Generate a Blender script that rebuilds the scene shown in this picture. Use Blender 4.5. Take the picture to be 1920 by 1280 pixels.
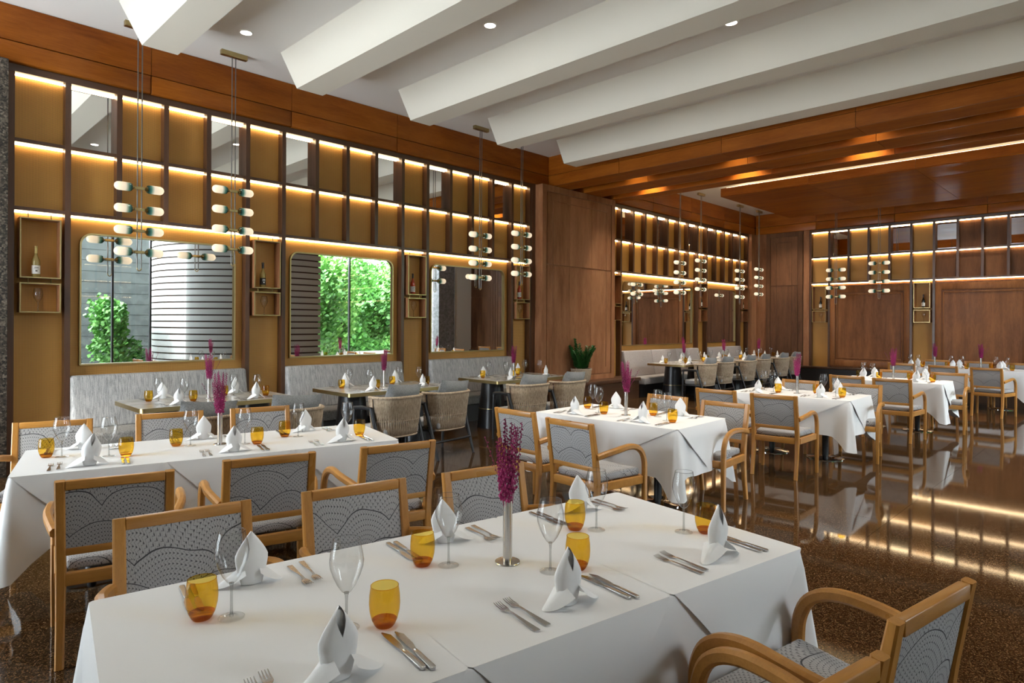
import bpy, bmesh, math, random
from mathutils import Vector, Matrix
R = math.radians
PI = math.pi
rnd = random.Random(7)
scn = bpy.context.scene
for o in list(bpy.data.objects):
    bpy.data.objects.remove(o)
col = scn.collection

# ------------------------------------------------------------------ camera
YAW = R(44.68)
cam_d = bpy.data.cameras.new('camera')
cam = bpy.data.objects.new('camera', cam_d); col.objects.link(cam)
cam_d.sensor_width = 36.0
cam_d.lens = 1204 / 1920 * 36
cam_d.shift_y = -33.2 / 1920
cam_d.clip_start = 0.05
cam.location = (0, 0, 1.6)
cam.rotation_mode = 'QUATERNION'
cam.rotation_quaternion = (Matrix.Rotation(YAW - PI / 2, 4, 'Z') @ Matrix.Rotation(PI / 2, 4, 'X') @ Matrix.Rotation(0.00555, 4, 'Z')).to_quaternion()
scn.camera = cam

# ------------------------------------------------------------------ world, sun, view
w = bpy.data.worlds.new('sky'); scn.world = w; w.use_nodes = True
bg = w.node_tree.nodes['Background']
bg.inputs[0].default_value = (0.90, 0.96, 1.06, 1)
bg.inputs[1].default_value = 11.5
vs = scn.view_settings
scn.display_settings.display_device = 'sRGB'
vs.view_transform = 'Standard'; vs.look = 'None'; vs.gamma = 1; vs.use_curve_mapping = False
vs.exposure = 0.84
sun_d = bpy.data.lights.new('sun', 'SUN'); sun_d.energy = 1.8; sun_d.angle = R(3); sun_d.color = (1, .95, .86)
sun = bpy.data.objects.new('sun', sun_d); col.objects.link(sun)
sun.rotation_euler = Vector((1.0, 0.16, -0.58)).to_track_quat('-Z', 'Y').to_euler()
def portal(name, loc, sx, sz, direction):
    d = bpy.data.lights.new(name, 'AREA'); d.shape = 'RECTANGLE'; d.size = sx; d.size_y = sz
    d.cycles.is_portal = True
    o = bpy.data.objects.new(name, d); col.objects.link(o); o.location = loc
    o.rotation_euler = Vector(direction).to_track_quat('-Z', 'Z').to_euler()
portal('window_portal', (-3.6, 6.5, 2.4), 3.6, 4.6, (1, 0, 0))
portal('window_portal', (5.6, -4.4, 2.4), 3.0, 4.6, (0, 1, 0))
portal('window_portal', (13.9, -4.4, 2.4), 6.0, 4.6, (0, 1, 0))

# ------------------------------------------------------------------ material helpers
class NT:
    def __init__(s, name):
        s.m = bpy.data.materials.new(name); s.m.use_nodes = True
        s.t = s.m.node_tree; s.t.nodes.clear()
        s.out = s.n('ShaderNodeOutputMaterial')
    def n(s, kind, **kw):
        nd = s.t.nodes.new(kind)
        for k, v in kw.items():
            if k.startswith('i_'):
                key = k[2:]; key = int(key) if key.isdigit() else key.replace('_', ' ')
                if hasattr(v, 'bl_rna') and v.bl_rna.identifier == 'NodeSocket' or isinstance(v, bpy.types.NodeSocket):
                    s.t.links.new(v, nd.inputs[key])
                else:
                    nd.inputs[key].default_value = v
            else:
                setattr(nd, k, v)
        return nd
    def link(s, a, b): s.t.links.new(a, b)
    def math(s, op, a, b=0.0, c=0.0):
        nd = s.n('ShaderNodeMath', operation=op)
        for i, v in enumerate((a, b, c)):
            if isinstance(v, bpy.types.NodeSocket): s.link(v, nd.inputs[i])
            else: nd.inputs[i].default_value = v
        return nd.outputs[0]
    def ramp(s, fac, stops):
        nd = s.n('ShaderNodeValToRGB'); s.link(fac, nd.inputs[0])
        el = nd.color_ramp.elements
        while len(el) < len(stops): el.new(0.5)
        for e, (p, c) in zip(el, stops): e.position = p; e.color = (*c, 1)
        return nd.outputs[0]
    def mix(s, fac, a, b):
        nd = s.n('ShaderNodeMix', data_type='RGBA')
        for sock, v in ((nd.inputs[0], fac), (nd.inputs[6], a), (nd.inputs[7], b)):
            if isinstance(v, bpy.types.NodeSocket): s.link(v, sock)
            elif isinstance(v, tuple): sock.default_value = (*v[:3], 1)
            else: sock.default_value = v
        return nd.outputs[2]
    def bsdf(s, base=None, rough=.5, metal=0., spec=.5, bump=None, bstr=.3, bdist=.002, **kw):
        p = s.n('ShaderNodeBsdfPrincipled')
        if isinstance(base, bpy.types.NodeSocket): s.link(base, p.inputs['Base Color'])
        elif base is not None: p.inputs['Base Color'].default_value = (*base, 1)
        if isinstance(rough, bpy.types.NodeSocket): s.link(rough, p.inputs['Roughness'])
        else: p.inputs['Roughness'].default_value = rough
        p.inputs['Metallic'].default_value = metal
        p.inputs['Specular IOR Level'].default_value = spec
        for k, v in kw.items(): p.inputs[k.replace('_', ' ')].default_value = v
        if bump is not None:
            b = s.n('ShaderNodeBump'); b.inputs['Strength'].default_value = bstr; b.inputs['Distance'].default_value = bdist
            s.link(bump, b.inputs['Height']); s.link(b.outputs[0], p.inputs['Normal'])
        s.link(p.outputs[0], s.out.inputs[0])
        return p
    def obj(s): return s.n('ShaderNodeTexCoord').outputs['Object']
    def xyz(s, v):
        nd = s.n('ShaderNodeSeparateXYZ'); s.link(v, nd.inputs[0]); return nd.outputs
    def vec(s, x, y, z):
        nd = s.n('ShaderNodeCombineXYZ')
        for i, v in enumerate((x, y, z)):
            if isinstance(v, bpy.types.NodeSocket): s.link(v, nd.inputs[i])
            else: nd.inputs[i].default_value = v
        return nd.outputs[0]
    def noise(s, v, scale, detail=3, rough=.5, dist=0.):
        nd = s.n('ShaderNodeTexNoise'); s.link(v, nd.inputs['Vector'])
        nd.inputs['Scale'].default_value = scale; nd.inputs['Detail'].default_value = detail
        nd.inputs['Roughness'].default_value = rough; nd.inputs['Distortion'].default_value = dist
        return nd.outputs[0]
M = {}
def simple(name, base, rough=.5, metal=0., spec=.5, **kw):
    a = NT(name); a.bsdf(base, rough, metal, spec, **kw); M[name] = a.m
def emit(name, color, strength):
    a = NT(name); e = a.n('ShaderNodeEmission'); e.inputs[0].default_value = (*color, 1); e.inputs[1].default_value = strength
    a.link(e.outputs[0], a.out.inputs[0]); M[name] = a.m
def wood(name, dark, light, grain, rough=.3, scale=1., figure=.35, spec=.5):
    """grain: axis letter the fibres run along"""
    a = NT(name); v = a.obj(); oi = a.n('ShaderNodeObjectInfo').outputs['Random']
    x, y, z = a.xyz(v)
    off = a.math('MULTIPLY', oi, 37.0)
    k = {'x': (.12, 1, 1), 'y': (1, .12, 1), 'z': (1, 1, .12)}[grain]
    vv = a.vec(a.math('MULTIPLY_ADD', x, k[0], off), a.math('MULTIPLY_ADD', y, k[1], off), a.math('MULTIPLY', z, k[2]))
    n1 = a.noise(vv, 9 * scale, 4, .55, .25)
    n2 = a.noise(vv, 70 * scale, 3, .6, .1)
    k2 = {'x': (.35, 1, 1), 'y': (1, .35, 1), 'z': (1, 1, .35)}[grain]
    v3 = a.vec(a.math('MULTIPLY_ADD', x, k2[0], off), a.math('MULTIPLY', y, k2[1]), a.math('MULTIPLY', z, k2[2]))
    n3 = a.noise(v3, 2.6 * scale, 3, .5, .3)
    f = a.math('ADD', a.math('MULTIPLY', n1, .42), a.math('MULTIPLY', n2, .26))
    f = a.math('ADD', f, a.math('MULTIPLY', a.math('SUBTRACT', n3, .30), figure))
    f = a.math('ADD', f, a.math('MULTIPLY', a.math('SUBTRACT', oi, .5), .10))
    c = a.ramp(f, [(.24, dark), (.62, light)])
    r = a.math('MULTIPLY_ADD', n3, .15, rough - .07)
    a.bsdf(c, r, 0, spec, bump=n2, bstr=.04)
    M[name] = a.m

wood('crown_wood_x', (.20, .044, .003), (.43, .130, .012), 'x', .33, 1., .35, .22)
wood('crown_wood_y', (.20, .044, .003), (.43, .130, .012), 'y', .33, 1., .35, .22)
wood('soffit_wood', (.21, .044, .002), (.44, .130, .010), 'y', .55, 1., .35, .12)
wood('cell_wood', (.075, .030, .012), (.20, .085, .035), 'z', .45, 1., .5, .15)
wood('back_panel_wood', (.14, .048, .014), (.36, .145, .050), 'z', .38, 1., .35, .18)
wood('panel_wood', (.19, .074, .030), (.46, .215, .105), 'z', .34, 1., .35, .22)
wood('dark_panel_wood', (.075, .032, .015), (.21, .095, .045), 'z', .36, 1., .35, .22)
wood('frame_wood', (.050, .021, .010), (.135, .056, .024), 'z', .34)
wood('frame_wood_x', (.050, .021, .010), (.135, .056, .024), 'x', .34)
wood('plinth_wood', (.040, .018, .010), (.110, .048, .022), 'x', .35)
wood('oak', (.36, .155, .030), (.60, .29, .070), 'z', .30, 2.0, .22)
wood('oak_x', (.36, .155, .030), (.60, .29, .070), 'x', .30, 2.0, .22)
simple('plaster', (.84, .81, .76), .85)
simple('beam_plaster', (.78, .73, .62), .7)
simple('white_wall', (.75, .74, .70), .8)
simple('brass', (.44, .34, .16), .34, 1.0)
simple('dark_brass', (.20, .145, .05), .35, 1.0)
simple('rod_metal', (.20, .19, .18), .35, .9)
simple('steel', (.56, .55, .54), .25, 1.0)
simple('cutlery_steel', (.50, .50, .50), .26, 1.0)
simple('charcoal', (.018, .019, .021), .42)
simple('cone_metal', (.020, .020, .022), .30, .3)
simple('mullion', (.05, .05, .055), .4)
simple('black_kick', (.012, .009, .008), .5)
simple('mirror', (.86, .87, .86), .004, 1.0)
simple('dark_brown', (.045, .022, .012), .6)
simple('slat_white', (.42, .42, .40), .6)
simple('label_white', (.82, .80, .75), .6)
simple('label_black', (.015, .015, .015), .5)
simple('label_print', (.10, .07, .05), .6)
simple('foil_dark', (.02, .015, .02), .3)
simple('foil_gold', (.55, .42, .16), .35, .8)
simple('soil', (.03, .02, .014), .9)
simple('stem_green', (.10, .17, .04), .6)
simple('stem_purple', (.22, .02, .10), .7)
simple('bark', (.10, .07, .05), .9)
simple('chrome', (.7, .7, .7), .1, 1.0)
simple('grey_paint', (.20, .20, .20), .6)
emit('led', (1.0, .74, .42), 9.0)
emit('led_bright', (1.0, .74, .42), 15.0)
emit('cove_led', (1.0, .74, .42), 11.0)
emit('downlight_glow', (1.0, .93, .82), 9.0)

def mk_cane():
    a = NT('cane'); x, y, z = a.xyz(a.obj())
    p = .0125
    u = a.math('SUBTRACT', a.math('FRACT', a.math('DIVIDE', a.math('ADD', x, y), p)), .5)
    v = a.math('SUBTRACT', a.math('FRACT', a.math('DIVIDE', z, p)), .5)
    d = a.math('SQRT', a.math('ADD', a.math('MULTIPLY', u, u), a.math('MULTIPLY', v, v)))
    hole = a.math('LESS_THAN', d, .27)
    n = a.noise(a.obj(), 3, 2)
    c = a.mix(n, (.54, .255, .045), (.64, .33, .075))
    c = a.mix(a.math('MULTIPLY', hole, .82), c, (.10, .045, .015))
    a.bsdf(c, .55); M['cane'] = a.m
mk_cane()
def mk_granite(name, cols, scale, rough, spec=.5, big=.0):
    a = NT(name); v = a.n('ShaderNodeNewGeometry').outputs['Position']
    vo = a.n('ShaderNodeTexVoronoi'); a.link(v, vo.inputs['Vector']); vo.inputs['Scale'].default_value = scale
    cx = a.xyz(vo.outputs['Color'])[0]
    n = a.noise(v, scale * .5, 3, .7)
    n2 = a.noise(v, 1.2, 3, .5)
    f = a.math('ADD', a.math('MULTIPLY', cx, .55), a.math('MULTIPLY', n, .45))
    f = a.math('ADD', f, a.math('MULTIPLY', a.math('SUBTRACT', n2, .5), big))
    c = a.ramp(f, cols)
    a.bsdf(c, rough, 0, spec); M[name] = a.m
mk_granite('floor_granite', [(.25, (.009, .0045, .002)), (.50, (.038, .018, .007)), (.66, (.082, .042, .017)), (.82, (.19, .11, .05))], 190, .05, .27, .12)
mk_granite('pillar_granite', [(.25, (.015, .012, .010)), (.5, (.07, .055, .042)), (.7, (.16, .13, .10)), (.85, (.32, .27, .22))], 60, .5)
mk_granite('grey_stone', [(.2, (.16, .16, .165)), (.8, (.30, .30, .31))], 14, .7)
mk_granite('dark_stone', [(.2, (.008, .012, .010)), (.8, (.022, .028, .024))], 4, .7)
mk_granite('table_stone', [(.2, (.36, .34, .31)), (.6, (.50, .48, .44)), (.85, (.62, .60, .56))], 9, .16)
mk_granite('paving', [(.2, (.25, .24, .22)), (.8, (.40, .39, .36))], 6, .8)

def mk_fabric():
    a = NT('braid_fabric'); x, y, z = a.xyz(a.obj()); oi = a.n('ShaderNodeObjectInfo').outputs['Random']
    yz = a.math('ADD', y, z)
    v = a.vec(a.math('ADD', x, a.math('MULTIPLY', a.math('FLOOR', a.math('MULTIPLY', oi, 5)), .37)), yz, 0)
    nz = a.n('ShaderNodeTexNoise'); a.link(v, nz.inputs['Vector']); nz.inputs['Scale'].default_value = 4.0; nz.inputs['Detail'].default_value = 1.0
    vm = a.n('ShaderNodeVectorMath', operation='MULTIPLY_ADD'); a.link(nz.outputs['Color'], vm.inputs[0]); vm.inputs[1].default_value = (.11, .11, 0); a.link(v, vm.inputs[2])
    X, Y, _ = a.xyz(vm.outputs[0])
    HH, WW, RR = .125, .27, .185
    k0 = a.math('FLOOR', a.math('DIVIDE', Y, HH))
    def fan(i):
        k = a.math('SUBTRACT', k0, float(i))
        dy = a.math('SUBTRACT', Y, a.math('MULTIPLY', k, HH))
        sh = a.math('MULTIPLY', a.math('FLOORED_MODULO', k, 2.0), .5 * WW)
        q = a.math('DIVIDE', a.math('ADD', X, sh), WW)
        dx = a.math('MULTIPLY', a.math('SUBTRACT', q, a.math('ROUND', q)), WW)
        d = a.math('SQRT', a.math('ADD', a.math('MULTIPLY', dx, dx), a.math('MULTIPLY', dy, dy)))
        return dx, dy, d
    dx0, dy0, d0 = fan(0); dx1, dy1, d1 = fan(1)
    use1 = a.math('LESS_THAN', d1, RR)
    pick = lambda p, q: a.math('ADD', a.math('MULTIPLY', q, use1), a.math('MULTIPLY', p, a.math('SUBTRACT', 1.0, use1)))
    ddx, ddy, dist = pick(dx0, dx1), pick(dy0, dy1), pick(d0, d1)
    ang = a.math('ARCTAN2', ddx, ddy)
    r = a.math('DIVIDE', dist, .0185)
    fr = a.math('FRACT', r); tri = a.math('ABSOLUTE', a.math('SUBTRACT', fr, .5))
    s = a.math('ADD', a.math('DIVIDE', a.math('MULTIPLY', ang, a.math('ADD', dist, .02)), .015), a.math('MULTIPLY', tri, 1.8))
    sf = a.math('FRACT', s)
    dash = a.math('LESS_THAN', sf, .17)
    seam = a.math('MULTIPLY', a.math('GREATER_THAN', tri, .40), a.math('LESS_THAN', sf, .45))
    rim = a.math('LESS_THAN', a.math('ABSOLUTE', a.math('SUBTRACT', dist, RR)), .0035)
    dk = a.math('MAXIMUM', a.math('MULTIPLY', seam, .9), a.math('MAXIMUM', a.math('MULTIPLY', dash, .5), a.math('MULTIPLY', rim, .95)))
    n = a.noise(v, 500, 2)
    base = a.mix(n, (.34, .335, .335), (.47, .46, .46))
    c = a.mix(dk, base, (.045, .045, .05))
    h = a.math('SUBTRACT', 1.0, dk)
    a.bsdf(c, .85, 0, .2, bump=h, bstr=.5, bdist=.003); M['braid_fabric'] = a.m
mk_fabric()
def mk_rib(name, c1, c2, sc, stretch):
    a = NT(name); x, y, z = a.xyz(a.obj())
    v = a.vec(x, a.math('MULTIPLY', y, stretch), a.math('MULTIPLY', z, stretch))
    n = a.noise(v, sc, 2, .6)
    n2 = a.noise(a.obj(), 130, 3, .7)
    f = a.math('ADD', a.math('MULTIPLY', n, .6), a.math('MULTIPLY', n2, .4))
    c = a.ramp(f, [(.36, c1), (.58, c2)])
    a.bsdf(c, .9, 0, .2, bump=n2, bstr=.3); M[name] = a.m
mk_rib('bench_fabric', (.25, .245, .24), (.52, .50, .48), 90, .10)
mk_rib('bench_seat_fabric', (.15, .14, .13), (.33, .305, .28), 80, .5)
mk_rib('bench_fabric_plain', (.30, .265, .25), (.43, .385, .365), 80, 1.0)
mk_rib('bench_seat_plain', (.22, .20, .19), (.33, .30, .28), 80, 1.0)
mk_rib('pillow_fabric', (.16, .165, .168), (.30, .305, .305), 140, 1.0)
mk_rib('cushion_fabric', (.28, .28, .275), (.42, .415, .41), 140, 1.0)
mk_rib('rope', (.28, .205, .14), (.52, .41, .295), 160, .15)

def mk_cloth():
    a = NT('linen'); n = a.noise(a.obj(), 420, 2)
    n2 = a.noise(a.obj(), 5, 2)
    a.bsdf((.80, .80, .80), .75, 0, .25, bump=n2, bstr=.12, bdist=.01); M['linen'] = a.m
    a = NT('napkin_linen'); n = a.noise(a.obj(), 60, 2)
    a.bsdf((.82, .82, .82), .7, 0, .3, bump=n, bstr=.1); M['napkin_linen'] = a.m
mk_cloth()
def mk_glass(name, tint, edge, spec_w=1.0):
    """thin glass sheet: tinted transmission, denser at grazing view, Fresnel reflection"""
    a = NT(name)
    lw = a.n('ShaderNodeLayerWeight'); lw.inputs[0].default_value = .35
    lw2 = a.n('ShaderNodeLayerWeight'); lw2.inputs[0].default_value = .5
    fr_ = a.math('MULTIPLY_ADD', a.math('POWER', lw2.outputs['Facing'], 5.0), .75, .045)
    tc = a.mix(a.math('POWER', lw.outputs['Facing'], 2.2), tint, edge)
    tr = a.n('ShaderNodeBsdfTransparent'); a.link(tc, tr.inputs[0])
    gl = a.n('ShaderNodeBsdfGlossy'); gl.inputs['Roughness'].default_value = .02
    mx = a.n('ShaderNodeMixShader'); a.link(a.math('MULTIPLY', fr_, spec_w), mx.inputs[0])
    a.link(tr.outputs[0], mx.inputs[1]); a.link(gl.outputs[0], mx.inputs[2])
    a.link(mx.outputs[0], a.out.inputs[0]); M[name] = a.m
mk_glass('clear_glass', (.955, .96, .96), (.36, .37, .38), 1.4)
mk_glass('solid_glass', (.80, .81, .81), (.30, .31, .31), 1.4)
mk_glass('amber_glass', (.94, .71, .17), (.74, .45, .05), .9)
mk_glass('amber_base', (.80, .50, .09), (.45, .22, .03), 1.0)
mk_glass('window_glass', (.95, .97, .96), (.75, .80, .78), .8)
simple('wine_pale', (.55, .42, .14), .08, 0, .6, Transmission_Weight=.5)
simple('wine_rose', (.75, .10, .05), .08, 0, .6, Transmission_Weight=.4)
simple('wine_dark', (.012, .012, .010), .08, 0, .6)
def mk_capsule():
    a = NT('capsule_glass'); x, y, z = a.xyz(a.obj())
    ax = a.math('ABSOLUTE', x)
    f = a.math('DIVIDE', a.math('SUBTRACT', ax, .085), .16)
    c = a.ramp(f, [(.0, (.02, .10, .07)), (.14, (.12, .30, .22)), (.36, (.80, .68, .50)), (1.0, (1.0, .80, .55))])
    st = a.ramp(f, [(.0, (.10, .10, .10)), (.14, (.25, .25, .25)), (.36, (.75, .75, .75)), (1.0, (1, 1, 1))])
    bc = a.ramp(f, [(.0, (.01, .03, .025)), (.15, (.03, .11, .085)), (.36, (.30, .27, .22)), (1.0, (.32, .28, .22))])
    p = a.bsdf(bc, .2, 0, .5)
    a.link(c, p.inputs['Emission Color']); a.link(a.math('MULTIPLY', st, .62), p.inputs['Emission Strength'])
    M['capsule_glass'] = a.m
mk_capsule()
emit('filament', (1.0, .85, .62), 7.0)
def mk_leaf(name, c1, c2):
    a = NT(name); oi = a.noise(a.n('ShaderNodeNewGeometry').outputs['Position'], 6, 3)
    c = a.ramp(oi, [(.35, c1), (.65, c2)])
    a.bsdf(c, .5, 0, .4); M[name] = a.m
mk_leaf('leaf', (.015, .07, .012), (.04, .16, .03))
mk_leaf('tree_leaf', (.03, .13, .02), (.14, .36, .07))
mk_leaf('tree_leaf_light', (.08, .25, .05), (.30, .55, .14))
mk_leaf('magenta', (.17, .004, .055), (.42, .025, .16))

# ------------------------------------------------------------------ mesh helpers
def spline(pts, k):
    P_ = [Vector(p) for p in pts]; out = []
    for i in range(len(P_) - 1):
        p0 = P_[max(i - 1, 0)]; p1 = P_[i]; p2 = P_[i + 1]; p3 = P_[min(i + 2, len(P_) - 1)]
        for j in range(k):
            t = j / k
            out.append(.5 * ((2 * p1) + (p2 - p0) * t + (2 * p0 - 5 * p1 + 4 * p2 - p3) * t * t + (3 * p1 - p0 - 3 * p2 + p3) * t ** 3))
    out.append(P_[-1]); return out
class MB:
    def __init__(s): s.v = []; s.f = []
    def add(s, vs, fs):
        b = len(s.v); s.v += [tuple(p) for p in vs]; s.f += [tuple(i + b for i in f) for f in fs]
        return s
    def box(s, x0, x1, y0, y1, z0, z1):
        if x0 > x1: x0, x1 = x1, x0
        if y0 > y1: y0, y1 = y1, y0
        vs = [(x0, y0, z0), (x1, y0, z0), (x1, y1, z0), (x0, y1, z0), (x0, y0, z1), (x1, y0, z1), (x1, y1, z1), (x0, y1, z1)]
        return s.add(vs, [(0, 3, 2, 1), (4, 5, 6, 7), (0, 1, 5, 4), (1, 2, 6, 5), (2, 3, 7, 6), (3, 0, 4, 7)])
    def lathe(s, prof, n=20, c=(0, 0, 0), cap0=False, cap1=False):
        vs = []; fs = []
        for r, z in prof:
            for k in range(n):
                a = 2 * PI * k / n; vs.append((c[0] + r * math.cos(a), c[1] + r * math.sin(a), c[2] + z))
        m = len(prof)
        for i in range(m - 1):
            for k in range(n):
                k2 = (k + 1) % n
                fs.append((i * n + k, i * n + k2, (i + 1) * n + k2, (i + 1) * n + k))
        if cap0: fs.append(tuple(range(n - 1, -1, -1)))
        if cap1: fs.append(tuple((m - 1) * n + k for k in range(n)))
        return s.add(vs, fs)
    def sweep(s, path, section, side=None, closed=False):
        """section: list of (a,b); a along side vector, b along normal"""
        P = [Vector(p) for p in path]; n = len(section); vs = []; fs = []
        for i, p in enumerate(P):
            t = (P[min(i + 1, len(P) - 1)] - P[max(i - 1, 0)]).normalized()
            sv = Vector(side) if side else t.orthogonal()
            sv = (sv - t * sv.dot(t)).normalized(); nv = t.cross(sv)
            sc = section[i] if isinstance(section[0], list) else section
            for a, b in sc: vs.append(p + sv * a + nv * b)
        if isinstance(section[0], list): n = len(section[0])
        for i in range(len(P) - 1):
            for k in range(n):
                k2 = (k + 1) % n; fs.append((i * n + k, i * n + k2, (i + 1) * n + k2, (i + 1) * n + k))
        fs.append(tuple(range(n - 1, -1, -1))); fs.append(tuple((len(P) - 1) * n + k for k in range(n)))
        return s.add(vs, fs)
    def tube(s, path, r, n=8, side=None):
        rs = r if isinstance(r, (list, tuple)) else [r] * len(path)
        side = side or ((1, 0, 0) if abs((Vector(path[-1]) - Vector(path[0])).normalized().x) < .8 else (0, 0, 1))
        return s.sweep(path, [[(q * math.cos(2 * PI * k / n), q * math.sin(2 * PI * k / n)) for k in range(n)] for q in rs], side)
    def xf(s, m):
        s.v = [tuple(m @ Vector(p)) for p in s.v]; return s
    def build(s, name, mat, parent=None, smooth=None, bevel=None, seg=2, fixn=True):
        me = bpy.data.meshes.new(name)
        if bevel or fixn:
            bm = bmesh.new()
            bv = [bm.verts.new(p) for p in s.v]
            for f in s.f:
                try: bm.faces.new([bv[i] for i in f])
                except ValueError: pass
            if bevel:
                bmesh.ops.bevel(bm, geom=bm.edges[:], offset=bevel, segments=seg, affect='EDGES', profile=.5, clamp_overlap=True)
            if fixn: bmesh.ops.recalc_face_normals(bm, faces=bm.faces[:])
            bm.to_mesh(me); bm.free()
        else:
            me.from_pydata(s.v, [], s.f)
        me.materials.append(M[mat])
        if smooth is not None:
            for p in me.polygons: p.use_smooth = True
            if smooth < 180: me.set_sharp_from_angle(angle=R(smooth))
        elif bevel:
            for p in me.polygons: p.use_smooth = True
            me.set_sharp_from_angle(angle=R(50))
        o = bpy.data.objects.new(name, me); col.objects.link(o)
        if parent: o.parent = parent
        return o
def rsec(w, h, b):
    """rounded rectangle section"""
    w /= 2; h /= 2
    return [(w - b, -h), (w, -h + b), (w, h - b), (w - b, h), (-w + b, h), (-w, h - b), (-w, -h + b), (-w + b, -h)]
def box(name, mat, parent, x0, x1, y0, y1, z0, z1, bevel=None, seg=2):
    return MB().box(x0, x1, y0, y1, z0, z1).build(name, mat, parent, bevel=bevel, seg=seg)
def tag(o, label=None, cat=None, group=None, kind=None):
    if label: o['label'] = label
    if cat: o['category'] = cat
    if group: o['group'] = group
    if kind: o['kind'] = kind
    return o
def thing(name, label, cat, loc=(0, 0, 0), rz=0, group=None):
    o = bpy.data.objects.new(name, None); col.objects.link(o); o.location = loc; o.rotation_euler = (0, 0, rz)
    o.empty_display_size = .1
    return tag(o, label, cat, group)
KIDS = {}
def reg(root):
    KIDS[root.name] = [(c, [g for g in bpy.data.objects if g.parent == c]) for c in bpy.data.objects if c.parent == root]
    return root
USED = set()
def place(proto, label, loc, rz=0, group=None, scale=1.0):
    """the prototype itself the first time, then a copy with copies of its parts"""
    if proto.name not in USED:
        USED.add(proto.name); r = proto
    else:
        r = proto.copy(); col.objects.link(r)
        for c, gs in KIDS.get(proto.name, []):
            d = c.copy(); col.objects.link(d); d.parent = r
            for g in gs:
                e = g.copy(); col.objects.link(e); e.parent = d
    r.location = loc; r.rotation_euler = (0, 0, rz); r.scale = (scale,) * 3
    r['label'] = label
    if group: r['group'] = group
    return r

# ------------------------------------------------------------------ room shell
ZC = 4.87                    # ceiling
YA = 8.4                     # front plane of the lattice on the left wall
XC = 18.8                    # front plane of the lattice on the back wall
YW = -4.3; XW = -3.5         # window sides
floor = box('floor', 'dark_brown', None, XW - .2, XC + .4, YW - .2, YA + .4, -.12, -.0085); tag(floor, kind='structure')
TS = 1.2
tile_me = None
ix = 0
x = XW - .2
while x < XC + .3:
    y = YW - .2
    while y < YA + .3:
        if tile_me is None:
            t = MB().box(.0012, TS - .0012, .0012, TS - .0012, -.009, 0).build('floor_tile', 'floor_granite', floor); tile_me = t.data
        else:
            t = bpy.data.objects.new('floor_tile', tile_me); col.objects.link(t); t.parent = floor
        t.location = (x, y, 0)
        y += TS
    x += TS
ceil = box('ceiling', 'plaster', None, XW - .2, XC + .4, YW - .2, YA + .4, ZC, ZC + .2); tag(ceil, kind='structure')
for k in range(-3, 5):
    x0 = 1.83 + 1.72 * k - (.05 if k == 4 else 0)
    m = MB()
    y0, y1 = YW, 7.48
    vs = [(x0, y0, ZC), (x0 + .21, y0, 4.49), (x0 + .56, y0, 4.49), (x0 + .77, y0, ZC)]
    vs += [(a, y1, c) for a, b, c in vs]
    m.add(vs, [(3, 2, 1, 0), (4, 5, 6, 7), (0, 1, 5, 4), (1, 2, 6, 5), (2, 3, 7, 6), (3, 0, 4, 7)])
    m.build('plaster_beam', 'beam_plaster', ceil)
# wooden beams clad in panels (run across the room), island panel behind them
JY = [YW, -2.98, -1.05, .885, 2.82, 4.755, 6.69, 8.5]
for bi, (xa, xb) in enumerate(((9.45, 9.98), (10.38, 10.98), (11.35, 11.75))):
    for a, b in zip(JY[:-1], JY[1:]):
        g = .003
        if bi == 0:
            box('fascia_panel', 'crown_wood_y', ceil, xa, xa + .03, a + g, b - g, 4.503, ZC)
            box('fascia_panel', 'crown_wood_y', ceil, xa, xa + .03, a + g, b - g, 4.29, 4.497)
        else:
            box('fascia_panel', 'crown_wood_y', ceil, xa, xa + .03, a + g, b - g, 4.29, ZC)
        box('soffit_panel', 'soffit_wood', ceil, xa + .033, xb - .033, a + g, b - g, 4.29, 4.32)
        box('fascia_panel', 'crown_wood_y', ceil, xb - .03, xb, a + g, b - g, 4.29, ZC)
IX0, IX1, IY0, IY1 = 13.2, 17.0, -2.6, 6.65
box('island_core', 'dark_brown', ceil, IX0 + .04, IX1 - .04, IY0 + .04, IY1 - .04, 4.42, 4.57)
xs = [IX0, 14.15, 15.1, 16.05, IX1]
ys = [IY0, -.75, 1.1, 2.95, 4.8, IY1]
for i in range(4):
    for j in range(5):
        box('island_panel', 'soffit_wood', ceil, xs[i] + .002, xs[i + 1] - .002, ys[j] + .002, ys[j + 1] - .002, 4.40, 4.42)
for j in range(5):
    box('island_edge', 'crown_wood_y', ceil, IX0, IX0 + .03, ys[j] + .002, ys[j + 1] - .002, 4.422, 4.58)
for i in range(4):
    box('island_edge', 'crown_wood_x', ceil, xs[i] + .002, xs[i + 1] - .002, IY1 - .03, IY1, 4.422, 4.58)
box('island_hanger', 'plaster', ceil, IX0 + .6, IX1 - .6, IY0 + .6, IY1 - .6, 4.57, ZC)
box('cove_led', 'cove_led', ceil, IX0 + .08, IX0 + .13, IY0 + .1, IY1 - .1, 4.581, 4.60)
box('cove_led', 'cove_led', ceil, IX0 + .2, IX1 - .1, IY1 - .13, IY1 - .08, 4.581, 4.60)

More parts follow.
